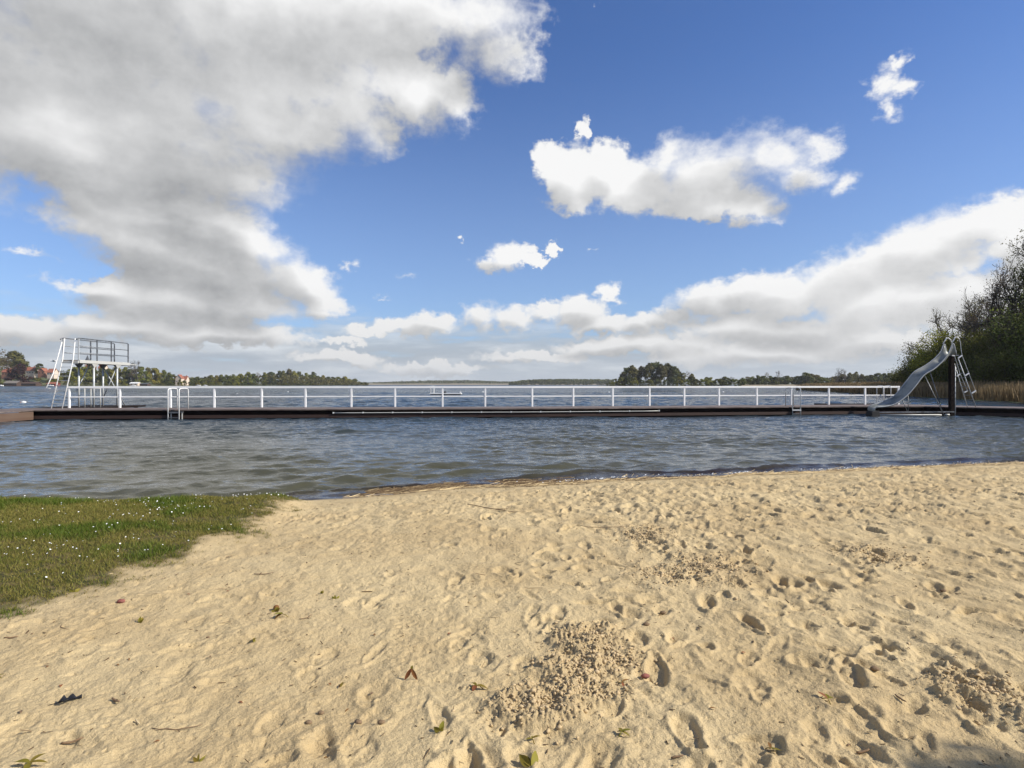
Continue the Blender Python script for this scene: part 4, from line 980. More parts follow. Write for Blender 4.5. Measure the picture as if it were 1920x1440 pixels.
# ------------------------------------------------------------------ village and boats on the left shore
M['tile'] = mat('red_roof_tiles', (.30,.105,.060), .8, var=((.21,.075,.045), 1.5, .45, .7)); M['plaster'] = mat('cream_plaster', (.62,.52,.42), .85)
M['brick'] = mat('orange_brick', (.30,.14,.085), .85); M['glass'] = mat('window_glass', (.03,.035,.04), .1); M['brown_board'] = mat('brown_boarding', (.075,.042,.028), .85, var=((.045,.028,.02), 2.0, .4, .7))
M['felt'] = mat('grey_roof_felt', (.17,.15,.13), .85); M['hull'] = mat('boat_hull_white', (.78,.78,.76), .35); M['red_board'] = mat('dark_red_boarding', (.16,.03,.022), .8); M['slate'] = mat('dark_slate', (.075,.08,.085), .7)
def house(name, px0, px1, yr, ye, yb, d, wall, roof, label, group=None, gable=False, windows=3):
    x0, x1 = (px0-960)/F*d, (px1-960)/F*d; zr, ze, zb = [EYE-(y-HOR)/F*d for y in (yr, ye, yb)]; dp = max(7., (x1-x0)*.6)
    if d < 700 and ye > 715: dp = 8.
    th = thing(name, label, 'house' if name == 'house' else 'boathouse', ((x0+x1)/2, d, zb), group)
    zl = zb-3
    mb = MB()
    if gable:
        xm = (x0+x1)/2; mb.add([(x0,d,zl),(x1,d,zl),(x1,d+dp,zl),(x0,d+dp,zl),(x0,d,ze),(x1,d,ze),(x1,d+dp,ze),(x0,d+dp,ze),(xm,d,zr-.15),(xm,d+dp,zr-.15)],
              [(0,1,5,8,4),(2,3,7,9,6),(1,2,6,5),(3,0,4,7)])
        mb.build('wall', wall, th)
        mb = MB(); e = .4
        for sx_ in (x0-e, x1+e):
            z_ = ze-(zr-ze)/(xm-x0)*e; mb.add([(sx_,d-e,z_),(sx_,d+dp+e,z_),(xm,d+dp+e,zr),(xm,d-e,zr),(sx_,d-e,z_+.25),(sx_,d+dp+e,z_+.25),(xm,d+dp+e,zr+.25),(xm,d-e,zr+.25)],
                   [(0,1,2,3),(7,6,5,4),(0,4,5,1),(1,5,6,2),(2,6,7,3),(3,7,4,0)])
        rf = mb.build('roof', roof, th)
    else:
        ym = d+dp/2; mb.add([(x0,d,zl),(x1,d,zl),(x1,d+dp,zl),(x0,d+dp,zl),(x0,d,ze),(x1,d,ze),(x1,d+dp,ze),(x0,d+dp,ze),(x0,ym,zr-.15),(x1,ym,zr-.15)],
              [(0,1,5,4),(2,3,7,6),(1,2,6,9,5),(3,0,4,8,7)])
        mb.build('wall', wall, th)
        mb = MB(); e = .4
        for sy_ in (d-e, d+dp+e):
            z_ = ze-(zr-ze)/(dp/2)*e; mb.add([(x0-e,sy_,z_),(x1+e,sy_,z_),(x1+e,ym,zr),(x0-e,ym,zr),(x0-e,sy_,z_+.25),(x1+e,sy_,z_+.25),(x1+e,ym,zr+.25),(x0-e,ym,zr+.25)],
                   [(0,1,2,3),(7,6,5,4),(0,4,5,1),(1,5,6,2),(2,6,7,3),(3,7,4,0)])
        rf = mb.build('roof', roof, th)
        if name == 'house':
            mb = MB(); mb.box(x0+(x1-x0)*.7, x0+(x1-x0)*.7+.9, ym-.4, ym+.4, zr-.6, zr+1.3); mb.build('chimney', M['brick'], rf)
    n = windows
    for k in range(n):
        xc = x0+(x1-x0)*(k+.5)/n; zc = zb+(ze-zb)*.55
        mb = MB(); mb.box(xc-.55, xc+.55, d-.06, d-.02, zc-.7, zc+.7); mb.build('window', M['glass'], th)
    return th
village = 'village houses behind the far left shore'
house('house', 3, 19, 692, 697.5, 706, 655, M['brick'], M['tile'], 'orange brick house among bare trees above the brown boathouse', village)
house('house', 48, 64, 688.5, 694.5, 703, 690, M['plaster'], M['tile'], 'pink roofed house right of the dark red beech', village)
house('house', 71, 83, 690.5, 696, 703, 672, M['brick'], M['tile'], 'orange gabled house standing beside a dark green tree', village, True, 2)
house('house', 88, 101, 691.5, 698, 705, 668, M['plaster'], M['tile'], 'cream house with red roof just left of the diving tower ladder', village)
house('house', 160, 174, 682, 688, 696, 800, M['brick'], M['tile'], 'red roofed house seen under the diving platform', village)
house('house', 184, 196, 683, 690, 697, 800, M['plaster'], M['tile'], 'small red roofed house between the diving tower columns', village)
house('house', 329, 340, 702.5, 709.5, 722.3, 765, M['plaster'], M['tile'], 'tall pink villa with steep red gable close to the water', village, True, 2)
house('house', 339.5, 349.5, 705.5, 711.5, 722.3, 772, M['plaster'], M['tile'], 'lower cream wing with red roof joined to the pink villa', village, False, 3)
bh = 'boathouses along the far left shore'
house('boathouse', 7, 31, 714.3, 718.5, 724, 628, M['brown_board'], M['felt'], 'brown boathouse with grey roof below the orange house', bh, False, 2)
house('boathouse', 40, 67, 716.4, 719.3, 724, 634, M['brown_board'], M['brown_board'], 'long dark brown boathouse below the dark red beech', bh, False, 2)
house('boathouse', 87, 103, 716.8, 719.8, 724, 644, M['red_board'], M['tile'], 'small dark red boathouse with orange roof by the tower ladder', bh, False, 2)
house('boathouse', 243, 258, 716.8, 719, 722.8, 712, M['plaster'], M['hull'], 'white roofed boathouse above the second railing bay', bh, False, 2)
house('boathouse', 259, 276, 718.2, 720, 722.8, 716, M['brown_board'], M['slate'], 'low dark boathouse right of the white roofed one', bh, False, 1)
def boat(px, d, L_, label, m_=None, cover=None):
    x = (px-960)/F*d; th = thing('moored_boat', label, 'boat', (x, d, 0), 'moored boats along the far left shore')
    rows = []
    for k in range(9):
        u = k/8; w = .95*math.sin(math.pi*(.16+.80*u))**.6*(1-.15*u); xx = x-L_/2+L_*u; sh = .75+.30*u*u
        rows.append([(xx, d-w, sh), (xx, d-w*.8, .2), (xx, d, -.25), (xx, d+w*.8, .2), (xx, d+w, sh)])
    mb = MB(); mb.sheet(rows); h = mb.build('hull', m_ or M['hull'], th, True); h.modifiers.new('thickness', 'SOLIDIFY').thickness = .06
    mb = MB(); mb.box(x-L_*.22, x+L_*.12, d-.6, d+.6, .55, 1.35); mb.build('cabin', cover or M['hull'], th, bevel=.15)
boat(94, 632, 7.5, 'long white boat moored before the dark red boathouse'); boat(2, 590, 5, 'white covered boat at the left edge of the lake', cover=M['hull'])
boat(250, 700, 6, 'white boat moored before the white roofed boathouse'); boat(372, 770, 6, 'white boat moored right of the pink villa'); boat(385, 775, 5, 'smaller white boat beyond the one right of the villa')
ct = at(164, 1000, 0); sp = thing('church_spire', 'grey church spire rising over the trees behind the diving tower', 'spire', (ct.x, 1000, 20))
mb = MB(); mb.box(ct.x-3, ct.x+3, 997, 1003, 20, 40); mb.build('tower', M['plaster'], sp)
mb = MB(); mb.add([(ct.x-3.3,996.7,40),(ct.x+3.3,996.7,40),(ct.x+3.3,1003.3,40),(ct.x-3.3,1003.3,40),(ct.x,1000,52)], [(0,1,4),(1,2,4),(2,3,4),(3,0,4),(3,2,1,0)]); mb.build('spire_roof', M['slate'], sp)

# ------------------------------------------------------------------ on the lake: raft, buoys, birds
rd = 96.0; ra = at(805, rd, 0); rb = at(864.5, rd, 0)
rf = thing('bathing_raft', 'white bathing raft with ladder hoops anchored out on the lake', 'raft', ((ra.x+rb.x)/2, rd+.8, 0))
mb = MB(); mb.box(ra.x, rb.x, rd, rd+2.2, .17, .33); mb.build('raft_deck', M['white_tube'], rf, bevel=.02)
for k in (0.08, .92):
    xx = ra.x+(rb.x-ra.x)*k; mb = MB(); mb.tube([(xx-.3, rd+.3, .0), (xx+.3, rd+.3, .0)], .17, 8)
for k in (.25, .75):
    xx = ra.x+(rb.x-ra.x)*k; mb = MB(); mb.box(xx-1.2, xx+1.2, rd+.12, rd+2.0, -.2, .168); mb.build('float', M['rubber'], rf, bevel=.05)
for yy in (rd+.3, rd+.9):
    mb = MB(); mb.tube([(ra.x+.15, yy, .3), (ra.x+.15, yy, 1.38), (ra.x+.25, yy, 1.5), (ra.x+.6, yy, 1.5), (ra.x+.68, yy, 1.4), (ra.x+.68, yy, .3)], .045, 7); mb.build('ladder_hoop', M['white_tube'], rf, True)
mb = MB(); mb.box(rb.x-.25, rb.x-.05, rd+.3, rd+.6, .331, .58); mb.build('bollard', M['white_tube'], rf, bevel=.03)
mb = MB(); mb.ball((ra.x+2.45, rd+.9, .48), .15, 8, 6, (1.5,.8,1)); mb.build('dark_lump', M['rubber'], rf, True)  # small dark lump sitting on the raft deck
def buoy(px, py, r, label, two=False, sc=1.0):
    d = EYE*F/(py-HOR); q = at(px, d, 0)
    th = thing('buoy', label, 'buoy', (q.x, d, 0), 'white buoys floating on the lake')
    mb = MB(); mb.ball((q.x, d, .05), r, 12, 8, (sc, 1, .8)); mb.build('float', M['buoy'], th, True)
    if two: mb = MB(); mb.ball((q.x-r*1.2, d+.02, .03), r*.8, 12, 8, (1.3,1,.8)); mb.build('float', M['buoy_orange'], th, True)
    mb = MB(); mb.tube([(q.x, d, r*.8), (q.x, d, r*.8+.09)], .025, 6); mb.build('eyelet', M['galv_dark'], th, True)
buoy(44.5, 755.8, .17, 'white and faded orange buoy left of the diving tower', True, 1.4)
buoy(444.5, 739.6, .16, 'white buoy seen through the fourth railing bay', sc=1.3); buoy(540, 735.8, .19, 'white buoy seen through the fifth railing bay', sc=1.2)
buoy(905.5, 735.6, .18, 'white buoy half behind the post of the tenth railing bay', sc=1.2); buoy(1142, 736, .19, 'white buoy just left of the thirteenth railing post', sc=.8); buoy(1356, 735.5, .2, 'white buoy right of the sixteenth railing post', sc=1.2)
M['duck'] = mat('dark_feathers', (.03,.026,.022), .8)
for px, py, lab in ((1595,741,'leftmost of the dark ducks swimming before the reeds'),(1601.5,740.4,'middle one of the dark ducks swimming before the reeds'),(1634,740.4,'lone dark duck seen just left of the last railing post')):
    d = EYE*F/(py-HOR); q = at(px, d, 0); mb = MB(); mb.ball((q.x, d, .08), .2, 10, 7, (1.25,.7,.65)); mb.ball((q.x-.2, d, .29), .08, 8, 6, (1.15,.85,1)); mb.tube([(q.x-.15, d, .12), (q.x-.2, d, .27)], [.075,.055], 7); mb.tube([(q.x-.27, d, .285), (q.x-.36, d, .27)], [.03,.015], 5)
    mb.tube([(q.x+.2, d, .1), (q.x+.36, d, .17)], [.07,.02], 6)
    th = thing('duck', lab, 'duck', (q.x, d, 0), 'dark ducks before the reeds'); mb.build('body', M['duck'], th, True)
# a gull gliding past the tower
gd = 58.0; gq = at(101, gd, py=677.6); gl = thing('gull', 'white gull gliding left of the diving tower platform', 'gull', gq)
mb = MB(); mb.tube([gq+Vector((.26,0,.0)), gq+Vector((.2,0,.012)), gq+Vector((.08,0,.01)), gq+Vector((-.08,0,0)), gq+Vector((-.2,0,.0)), gq+Vector((-.34,0,-.005))], [.012,.045,.065,.06,.035,.008], 9); mb.ball(gq+Vector((.22,0,.02)), .045, 9, 6)
mb.build('body', M['buoy'], gl, True)
M['wing'] = mat('gull_wing_grey', (.45,.46,.48), .7)
for s in (-1, 1):
    rows = []
    for u, x_, c_, z_ in ((0,.04,.16,.02),(.25,.08,.17,.10),(.5,.06,.15,.13),(.75,-.04,.11,.10),(1,-.16,.03,.05)):
        y_ = s*u*.62; rows.append([gq+Vector((x_+c_*.5, y_, z_)), gq+Vector((x_, y_, z_+.02)), gq+Vector((x_-c_*.6, y_, z_))])
    mb = MB(); mb.sheet(rows); w_ = mb.build('wing', M['wing'], gl, True); w_.modifiers.new('thickness', 'SOLIDIFY').thickness = .012
mb = MB(); mb.add([gq+Vector((-.26,-.02,.005)), gq+Vector((-.26,.02,.005)), gq+Vector((-.44,.07,0)), gq+Vector((-.44,-.07,0))], [(0,1,2,3)]); w_ = mb.build('tail', M['buoy'], gl); w_.modifiers.new('thickness', 'SOLIDIFY').thickness = .008

# ------------------------------------------------------------------ right bank: reeds and trees
BX = [(38,40),(46.2,53),(48.6,60),(53.5,76),(60.5,97),(69,121),(80,152),(92,190)]     # front of the reeds
def bank_z(k): return .12+1.0*sstep(3, 30, k)
V = []; 
for k in (-3,0,3,8,15,30,60,120):
    V.append([(x+k*.93, y+k*.30, -.5 if k < 0 else bank_z(k)) for x, y in BX])
o = link('bank', mesh_from('bank', np.array(V).reshape(-1,3), grid_faces(8, len(BX))[:, ::-1], M['meadow'])); tag(o, 'low bank behind the reeds at the right', kind='structure')
rr = np.random.default_rng(5); n = 26000
seg = np.array(BX); ln = np.r_[0, np.cumsum(np.linalg.norm(np.diff(seg, axis=0), axis=1))]
wgt = rr.random(n)**1.25*ln[-1]; fx = np.interp(wgt, ln, seg[:,0]); fy = np.interp(wgt, ln, seg[:,1]); k = rr.random(n)**1.2*13+.7*perlin(wgt*.25, wgt*0, 5)
bx, by = fx+k*.93, fy+k*.30; bz = np.maximum(bank_z(k)-.3, -.15)
h = (1.75+.55*rr.random(n)+.3*perlin(bx*.3, by*.3, 8))*(.82+.18*sstep(0, 3, k)); w = .020+.014*rr.random(n); w = w*np.clip(by/60, 1, 2.2)
lean = rr.normal(size=(n,2))*.16; a = rr.random(n)*3.14
A = np.stack([bx, by, bz], -1); T = np.stack([bx+lean[:,0]*h*.6, by+lean[:,1]*h*.6, bz+h], -1); Md = (A+T)/2+np.stack([lean[:,0]*-.15, lean[:,1]*-.15, 0*h], -1)
W = np.stack([np.cos(a)*w, np.sin(a)*w, 0*w], -1)
P = np.stack([A-W, A+W, Md+W, Md-W, Md-W*1.6, Md+W*1.6, T+W*.5, T-W*.5], 1).reshape(-1,3)
Fq = np.concatenate([np.arange(8*n).reshape(n,8)[:,:4], np.arange(8*n).reshape(n,8)[:,4:]])
o = link('reeds', mesh_from('reeds', P, Fq, L['reed'], False, {'tone': np.repeat(rr.random(n), 8)})); tag(o, 'belt of dry tan reeds along the right bank', 'reeds', kind='stuff')
def near_tree(name, px, d, ytop, label, colour, Hbase=.6, seed=1, levels=4, leafn=6000, leaf=.16, spread=.5, length=None, r=None, cl=.55, up=.10, lean=(0,0), bark='bark', shrub=False, squeeze=1.0, group='trees on the right bank'):
    q = at(px, d, Hbase); H = (HOR-ytop)/F*d+EYE-Hbase; rng = np.random.default_rng(seed); segs = []; tips = []
    if shrub:
        for _ in range(7):
            a = rng.uniform(0, 6.28); grow(rng, Vector((.3*math.cos(a), .3*math.sin(a), -.2)), Vector((math.cos(a)*.55, math.sin(a)*.55, 1)).normalized(), H*.30, .05, levels, segs, tips, spread, up)
    else:
        grow(rng, Vector((0,0,-.2)), Vector((*lean, 1)).normalized(), H*.30, r or H*.018, levels, segs, tips, spread, up)
    zs = max(s[1][2] for s in segs); f = H/zs; sq = np.array([f*squeeze, f*squeeze, f])
    segs = [(tuple(np.array(a)*sq), tuple(np.array(b)*sq), max(c_*f, .011), max(e*f, .009)) for a, b, c_, e in segs]
    tp = np.array([t_[0] for t_ in tips])*sq
    th = thing(name, label, name, q, group)
    link('trunk', stick_mesh('trunk', [s for s in segs if s[2] > .05], M[bark], 7), th)
    link('branches', stick_mesh('branches', [s for s in segs if s[2] <= .05], M[bark], 4), th)
    if leafn:
        k = rng.integers(0, len(tp), leafn); off = rng.normal(size=(leafn,3))*cl*np.array([1,1,.8]); C = tp[k]+off; C[:,2] = np.maximum(C[:,2], .15)
        N = off+rng.normal(size=(leafn,3))*cl*.8+np.array([0,0,.3]); P, Fq = leaf_quads(C, N, leaf*rng.uniform(.55, 1.3, leafn), rng, .8)
        tn = np.clip(rng.random(len(tp))[k]*.6+rng.random(leafn)*.4, 0, 1)
        link('crown', mesh_from('crown', P, Fq, L[colour], False, {'tone': np.repeat(tn, 4)}), th)
    return th
near_tree('tree', 1775, 92, 622, 'bright green willow rising behind the slide top', 'yellow', seed=41, levels=4, leafn=17000, leaf=.16, cl=.60, spread=.58, shrub=True, squeeze=.72)
near_tree('tree', 1722, 104, 668, 'low reddish olive tree at the left end of the right bank', 'olive', seed=42, leafn=8000, leaf=.14, cl=.5, spread=.55, shrub=True, squeeze=.62)
near_tree('tree', 1745, 98, 640, 'dark olive tree between the reddish tree and the willow', 'olive', seed=43, leafn=12000, leaf=.15, cl=.6, spread=.55, shrub=True, squeeze=.62)
near_tree('tree', 1812, 90, 618, 'mid green willow right of the slide handles', 'green', seed=44, leafn=17000, leaf=.16, cl=.65, spread=.62, shrub=True)
near_tree('tree', 1823, 104, 560, 'slender half bare tree standing above the willows', 'olive', seed=45, levels=6, leafn=4500, leaf=.13, cl=.34, spread=.5, squeeze=1.0, up=.05)
near_tree('tree', 1886, 84, 605, 'dark green bushy tree below the bare twiggy one', 'dark', seed=46, leafn=14000, leaf=.16, cl=.6, spread=.6, shrub=True, squeeze=.62)
near_tree('tree', 1915, 80, 488, 'brown budding twiggy tree at the right edge of the bank', 'brown', seed=47, levels=7, leafn=13000, leaf=.11, cl=.45, spread=.52, squeeze=.7, up=.05)
near_tree('tree', 1890, 88, 530, 'smaller budding tree left of the brown twiggy one', 'brown', seed=48, levels=7, leafn=8000, leaf=.10, cl=.42, spread=.52, squeeze=.6, up=.05)
near_tree('tree', 1952, 74, 395, 'tallest tree with young leaves cut by the right edge', 'olive', seed=49, levels=7, leafn=20000, leaf=.14, cl=.5, spread=.5, squeeze=.62, up=.08)
near_tree('tree', 1962, 78, 470, 'dark leafy tree rising between the twiggy tree and the tallest one', 'dark', seed=52, levels=5, leafn=18000, leaf=.16, cl=.7, spread=.55, squeeze=.75, up=.08)
near_tree('tree', 1925, 74, 585, 'dark thicket tree behind the reeds at the right edge', 'dark', seed=50, leafn=16000, leaf=.16, cl=.7, spread=.6, shrub=True, squeeze=.65)
near_tree('tree', 1975, 66, 540, 'dark green tree beyond the thicket at the right edge', 'dark', seed=51, leafn=15000, leaf=.16, cl=.75, spread=.6, shrub=True, squeeze=.7)
for px, d, yt, sd, colr, lab in ((1700,112,690,61,'dark','lowest dark bush where the right bank thins out'),(1735,95,685,62,'dark','dark bush behind the reeds beside the slide chute'),(1768,90,680,63,'green','green bush behind the slide pillar'),(1800,86,672,64,'dark','dark bush behind the slide ladder'),(1838,78,660,65,'dark','dark bush right of the slide ladder'),(1880,72,665,66,'dark','dark bush under the bare twiggy tree')):
    near_tree('shrub', px, d, yt, lab, colr, seed=sd, levels=3, leafn=8000, leaf=.14, cl=.6, spread=.65, shrub=True, squeeze=.8, group='bushes behind the reeds')

# the bank goes on beyond the right edge of the picture
by_label = {o.get('label'): o for o in COL.objects if o.get('category') == 'tree'}
for lab, px, d, new in (('dark green bushy tree below the bare twiggy one', 2050, 66, 'dark bushy tree next along the bank beyond the tallest tree'),('dark thicket tree behind the reeds at the right edge', 2140, 62, 'second thicket tree farther along the right bank'),('dark green tree beyond the thicket at the right edge', 2260, 58, 'farthest dark green tree along the right bank'),('mid green willow right of the slide handles', 2400, 54, 'green willow at the far end of the right bank')):
    c_ = copy_tree(by_label[lab]); q_ = at(px, d, .6); c_.location = q_; c_.rotation_euler.z = px*.01; c_['label'] = new

# the air over the lake
hz = bpy.data.materials.new('lake_haze'); hz.use_nodes = True; t = NT(hz.node_tree); t.n.remove(t.n['Principled BSDF'])
pv = t.new('ShaderNodeVolumePrincipled'); pv.inputs['Color'].default_value = (.90,.93,.97,1); pv.inputs['Density'].default_value = .00009; pv.inputs['Anisotropy'].default_value = .2
t.l.new(pv.outputs[0], t.n['Material Output'].inputs['Volume'])
mb = MB(); mb.box(-4000, 4000, -120, 4200, -4.2, 70); o = mb.build('haze', hz); tag(o, 'thin summer haze over the lake', kind='stuff')

# ------------------------------------------------------------------ grass with daisies on the left
def turf_points(n, seed):
    r = np.random.default_rng(seed); y = r.uniform(2.6, 9.2, n); x = -r.uniform(2.0, 13.5, n)
    keep = (x > -1.02*(y+1.0)) & (shore_y(x)-y > .02); x, y = x[keep], y[keep]
    gmk = grass_mask(x, y); keep = r.random(len(x)) < gmk**1.3*(.35+.65*sstep(-.5, .1, fbm(x*2.2, y*2.6, 3, 67)+.9*sstep(.5, 1.6, np.interp(y, GRX, GRE)-x))); return x[keep], y[keep], gmk[keep], r
GZ = {}
def turf_z(x, y):
    i = np.clip(np.searchsorted(srow, y), 0, len(srow)-1); j = np.clip(np.searchsorted(scol, x/(srow[i]+.9)), 0, len(scol)-1); return sz[i, j]
x, y, gmk, r = turf_points(520000, 3); n = len(x); z = turf_z(x, y)
patch = fbm(x*.9, y*1.3, 3, 61); lush = sstep(-.15, .75, patch+.3*perlin(x*3.1, y*3.1, 64))
h = (.016+.034*r.random(n)**1.5*(.5+1.1*lush))*(.55+.45*gmk); w = .0022+.0022*r.random(n); w *= np.clip(y/5, 1, 1.6); a = r.random(n)*6.28; ln = r.normal(size=(n,2))*.55
W = np.stack([np.cos(a)*w, np.sin(a)*w, 0*w], -1); A = np.stack([x, y, z-.004], -1); T = A+np.stack([ln[:,0]*h, ln[:,1]*h, h+.004], -1)
P = np.stack([A-W, A+W, T+W*.15], 1).reshape(-1,3)
tone = np.clip(.74-.70*lush+r.normal(size=n)*.22+.35*(1-gmk), 0, 1)
o = link('grass', mesh_from('grass', P, np.arange(3*n).reshape(n,3), L['grass'], False, {'tone': np.repeat(tone, 3)})); tag(o, 'short patchy lawn grass at the left of the beach', 'grass', kind='stuff')
# daisies
M['petal'] = mat('daisy_petals', (.86,.86,.84), .6); M['yolk'] = mat('daisy_centre', (.70,.45,.03), .7)
x, y, gmk, r = turf_points(60000, 8); dn = sstep(.30, .75, perlin(x*.9, y*1.5, 66)+.5*sstep(5.2, 7.2, y)*sstep(-5.2, -3.3, x)); keep = (r.random(len(x)) < .02+.10*dn) & (gmk > .7) & (y > 4.3)
x, y = x[keep][:900], y[keep][:900]; z = turf_z(x, y); P = []; Fq = []
for k in range(len(x)):
    c = Vector((x[k], y[k], z[k]+r.uniform(.03, .055))); rad = r.uniform(.0045, .0085); tl = Vector((r.normal()*.35, -.25+r.normal()*.3, 1)).normalized(); u = tl.orthogonal().normalized(); v = tl.cross(u); b = len(P)
    P += [c[:]]+[(c+(u*math.cos(q*.785)+v*math.sin(q*.785))*rad*(1 if q % 2 else .82)+tl*.002)[:] for q in range(8)]
    Fq += [(b, b+1+q, b+1+(q+1) % 8) for q in range(8)]
o = link('daisies', mesh_from('daisies', np.array(P), np.array(Fq), M['petal'], False)); tag(o, 'tiny white daisies sprinkled through the lawn grass', 'daisies', kind='stuff')

# ------------------------------------------------------------------ wrack and foam at the water's edge, crumbs in the sand
def sticks(name, pts, mats_tone, label, cat, mat_):
    S, tone = [], []
    for (p, d, l, w, t_) in pts:
        p = Vector(p); d = Vector(d).normalized(); s_ = d.cross(Vector((0,0,1))).normalized()*w; u = Vector((0,0,w*.8)); q = p+d*l+Vector((0,0,float(RNG.normal()*l*.02)))
        S += [(p-s_)[:], (p+s_)[:], (q+s_*.6)[:], (q-s_*.6)[:], (p+u)[:], (q+u*.7)[:]]; tone.append(t_)
    k = np.arange(len(tone))[:,None]*6
    Fq = np.concatenate([k+np.array([[0,4,5,3]]), k+np.array([[4,1,2,5]])])
    o = link(name, mesh_from(name, np.array(S), Fq, mat_, False, {'tone': np.repeat(tone, 6)})); tag(o, label, cat, kind='stuff'); return o
L['wrack'] = leaf_mat('reed_litter', (.070,.040,.020), (.62,.48,.26), (.0,.05), 0, .8)
r = np.random.default_rng(14); pts_ = []
for _ in range(10500):
    xx = r.uniform(-2.6, 17); den = sstep(-2.8, 1.5, np.array(xx))
    if r.random() > .25+.75*den: continue
    s = abs(r.normal())*.17-.03 if r.random() < .85 else r.uniform(0, .6)
    yy = float(shore_y(np.array([xx]))[0])-s; zz = max(ground_z(xx, yy), .0)+.006+.012*r.random()
    an = r.normal(0, .45)+math.atan2(.3, 1); l = r.uniform(.06, .34)*(1 if r.random() < .8 else 1.8)
    pts_.append(((xx, yy, zz), (math.cos(an), math.sin(an), r.normal()*.015), l, r.uniform(.0028, .0075), float(np.clip(r.beta(.8, .9), 0, 1))))
for _ in range(5600):
    xx = r.uniform(-2.4, 1.1); s = -abs(r.normal())*.26+.06
    if abs(s) > .6: continue
    yy = float(shore_y(np.array([xx]))[0])-s; an = r.normal(.25, .5)
    pts_.append(((xx, yy, max(ground_z(xx, yy), .012)+.02*r.random()), (math.cos(an), math.sin(an), 0), r.uniform(.04, .22), r.uniform(.003, .009), float(r.beta(.7, 4))))
sticks('reed_wrack', pts_, None, 'strip of washed up reed straw along the waterline', 'reed wrack', L['wrack'])
r = np.random.default_rng(15); pts_ = []
for _ in range(4200):
    yy = 1.6+10*r.random()**1.1; xx = (r.random()*2-1)*1.0*(yy+.9)
    if np.interp(yy, GRX, GRE)-xx > .2 or float(shore_y(np.array([xx]))[0])-yy < .4: continue
    an = r.uniform(0, 6.28); l = r.uniform(.006, .028)*(1 if r.random() < .9 else 2.5)*(.7+yy*.09)
    pts_.append(((xx, yy, ground_z(xx, yy)+.003), (math.cos(an), math.sin(an), r.normal()*.25), l, r.uniform(.0015, .005)*(.7+yy*.1), float(np.clip(r.beta(.8, 2.4), 0, 1))))
sticks('plant_crumbs', pts_, None, 'fine crumbs of dead plants scattered over the sand', 'plant crumbs', L['wrack'])
M['foam'] = mat('foam', (.85,.87,.88), .5)
P = []; Fq = []; r = np.random.default_rng(16)
for _ in range(330):
    c_ = (r.choice([1.3, 2.2, 3.0, 4.6, 6.8, 9.5], p=[.26,.24,.2,.10,.10,.10])); xx = r.normal(c_, .55); 
    if xx < -.5: continue
    yy = float(shore_y(np.array([xx]))[0])+abs(r.normal())*.10+.01; rad = r.uniform(.004, .013); q = Vector((xx, yy, .012+.025*r.random())); b = len(P)
    P += [(q+Vector((rad*math.cos(k*1.05)*1.6, rad*math.sin(k*1.05), 0)))[:] for k in range(6)]+[(q+Vector((0,0,rad*.8)))[:]]; Fq += [(b+k, b+(k+1) % 6, b+6) for k in range(6)]
o = link('foam', mesh_from('foam', np.array(P), np.array(Fq), M['foam'], True)); tag(o, 'white foam flecks where the ripples meet the sand', 'foam', kind='stuff')

# ------------------------------------------------------------------ single things lying on the sand
M['shoot'] = leaf_mat('maple_shoot', (.22,.185,.030), (.40,.30,.060), (.02,.2), .3); M['shoot_brown'] = leaf_mat('bud_scale', (.26,.12,.045), (.36,.18,.07), (.02,.2), .2)
M['twig'] = mat('dry_twig', (.20,.125,.065), .85, var=((.11,.07,.04), 60.0, .4, .7)); M['twig_pale'] = mat('pale_straw', (.58,.46,.27), .8); M['feather'] = mat('black_feather', (.010,.011,.014), .6); M['stone'] = mat('reddish_stone', (.26,.085,.06), .8, var=((.16,.06,.05), 40.0, .4, .7))
def leaflet(mb, p, d, up, l, w, curl=.3):
    d = Vector(d).normalized(); s_ = d.cross(Vector(up)).normalized(); n_ = s_.cross(d).normalized(); rows = []
    for k in range(6):
        u = k/5; ww = w*math.sin(math.pi*min(.98, .06+.94*u))**.8; c_ = p+d*l*u-n_*l*curl*u*u
        rows.append([c_-s_*ww+n_*ww*.35, c_, c_+s_*ww+n_*ww*.35])
    mb.sheet(rows)
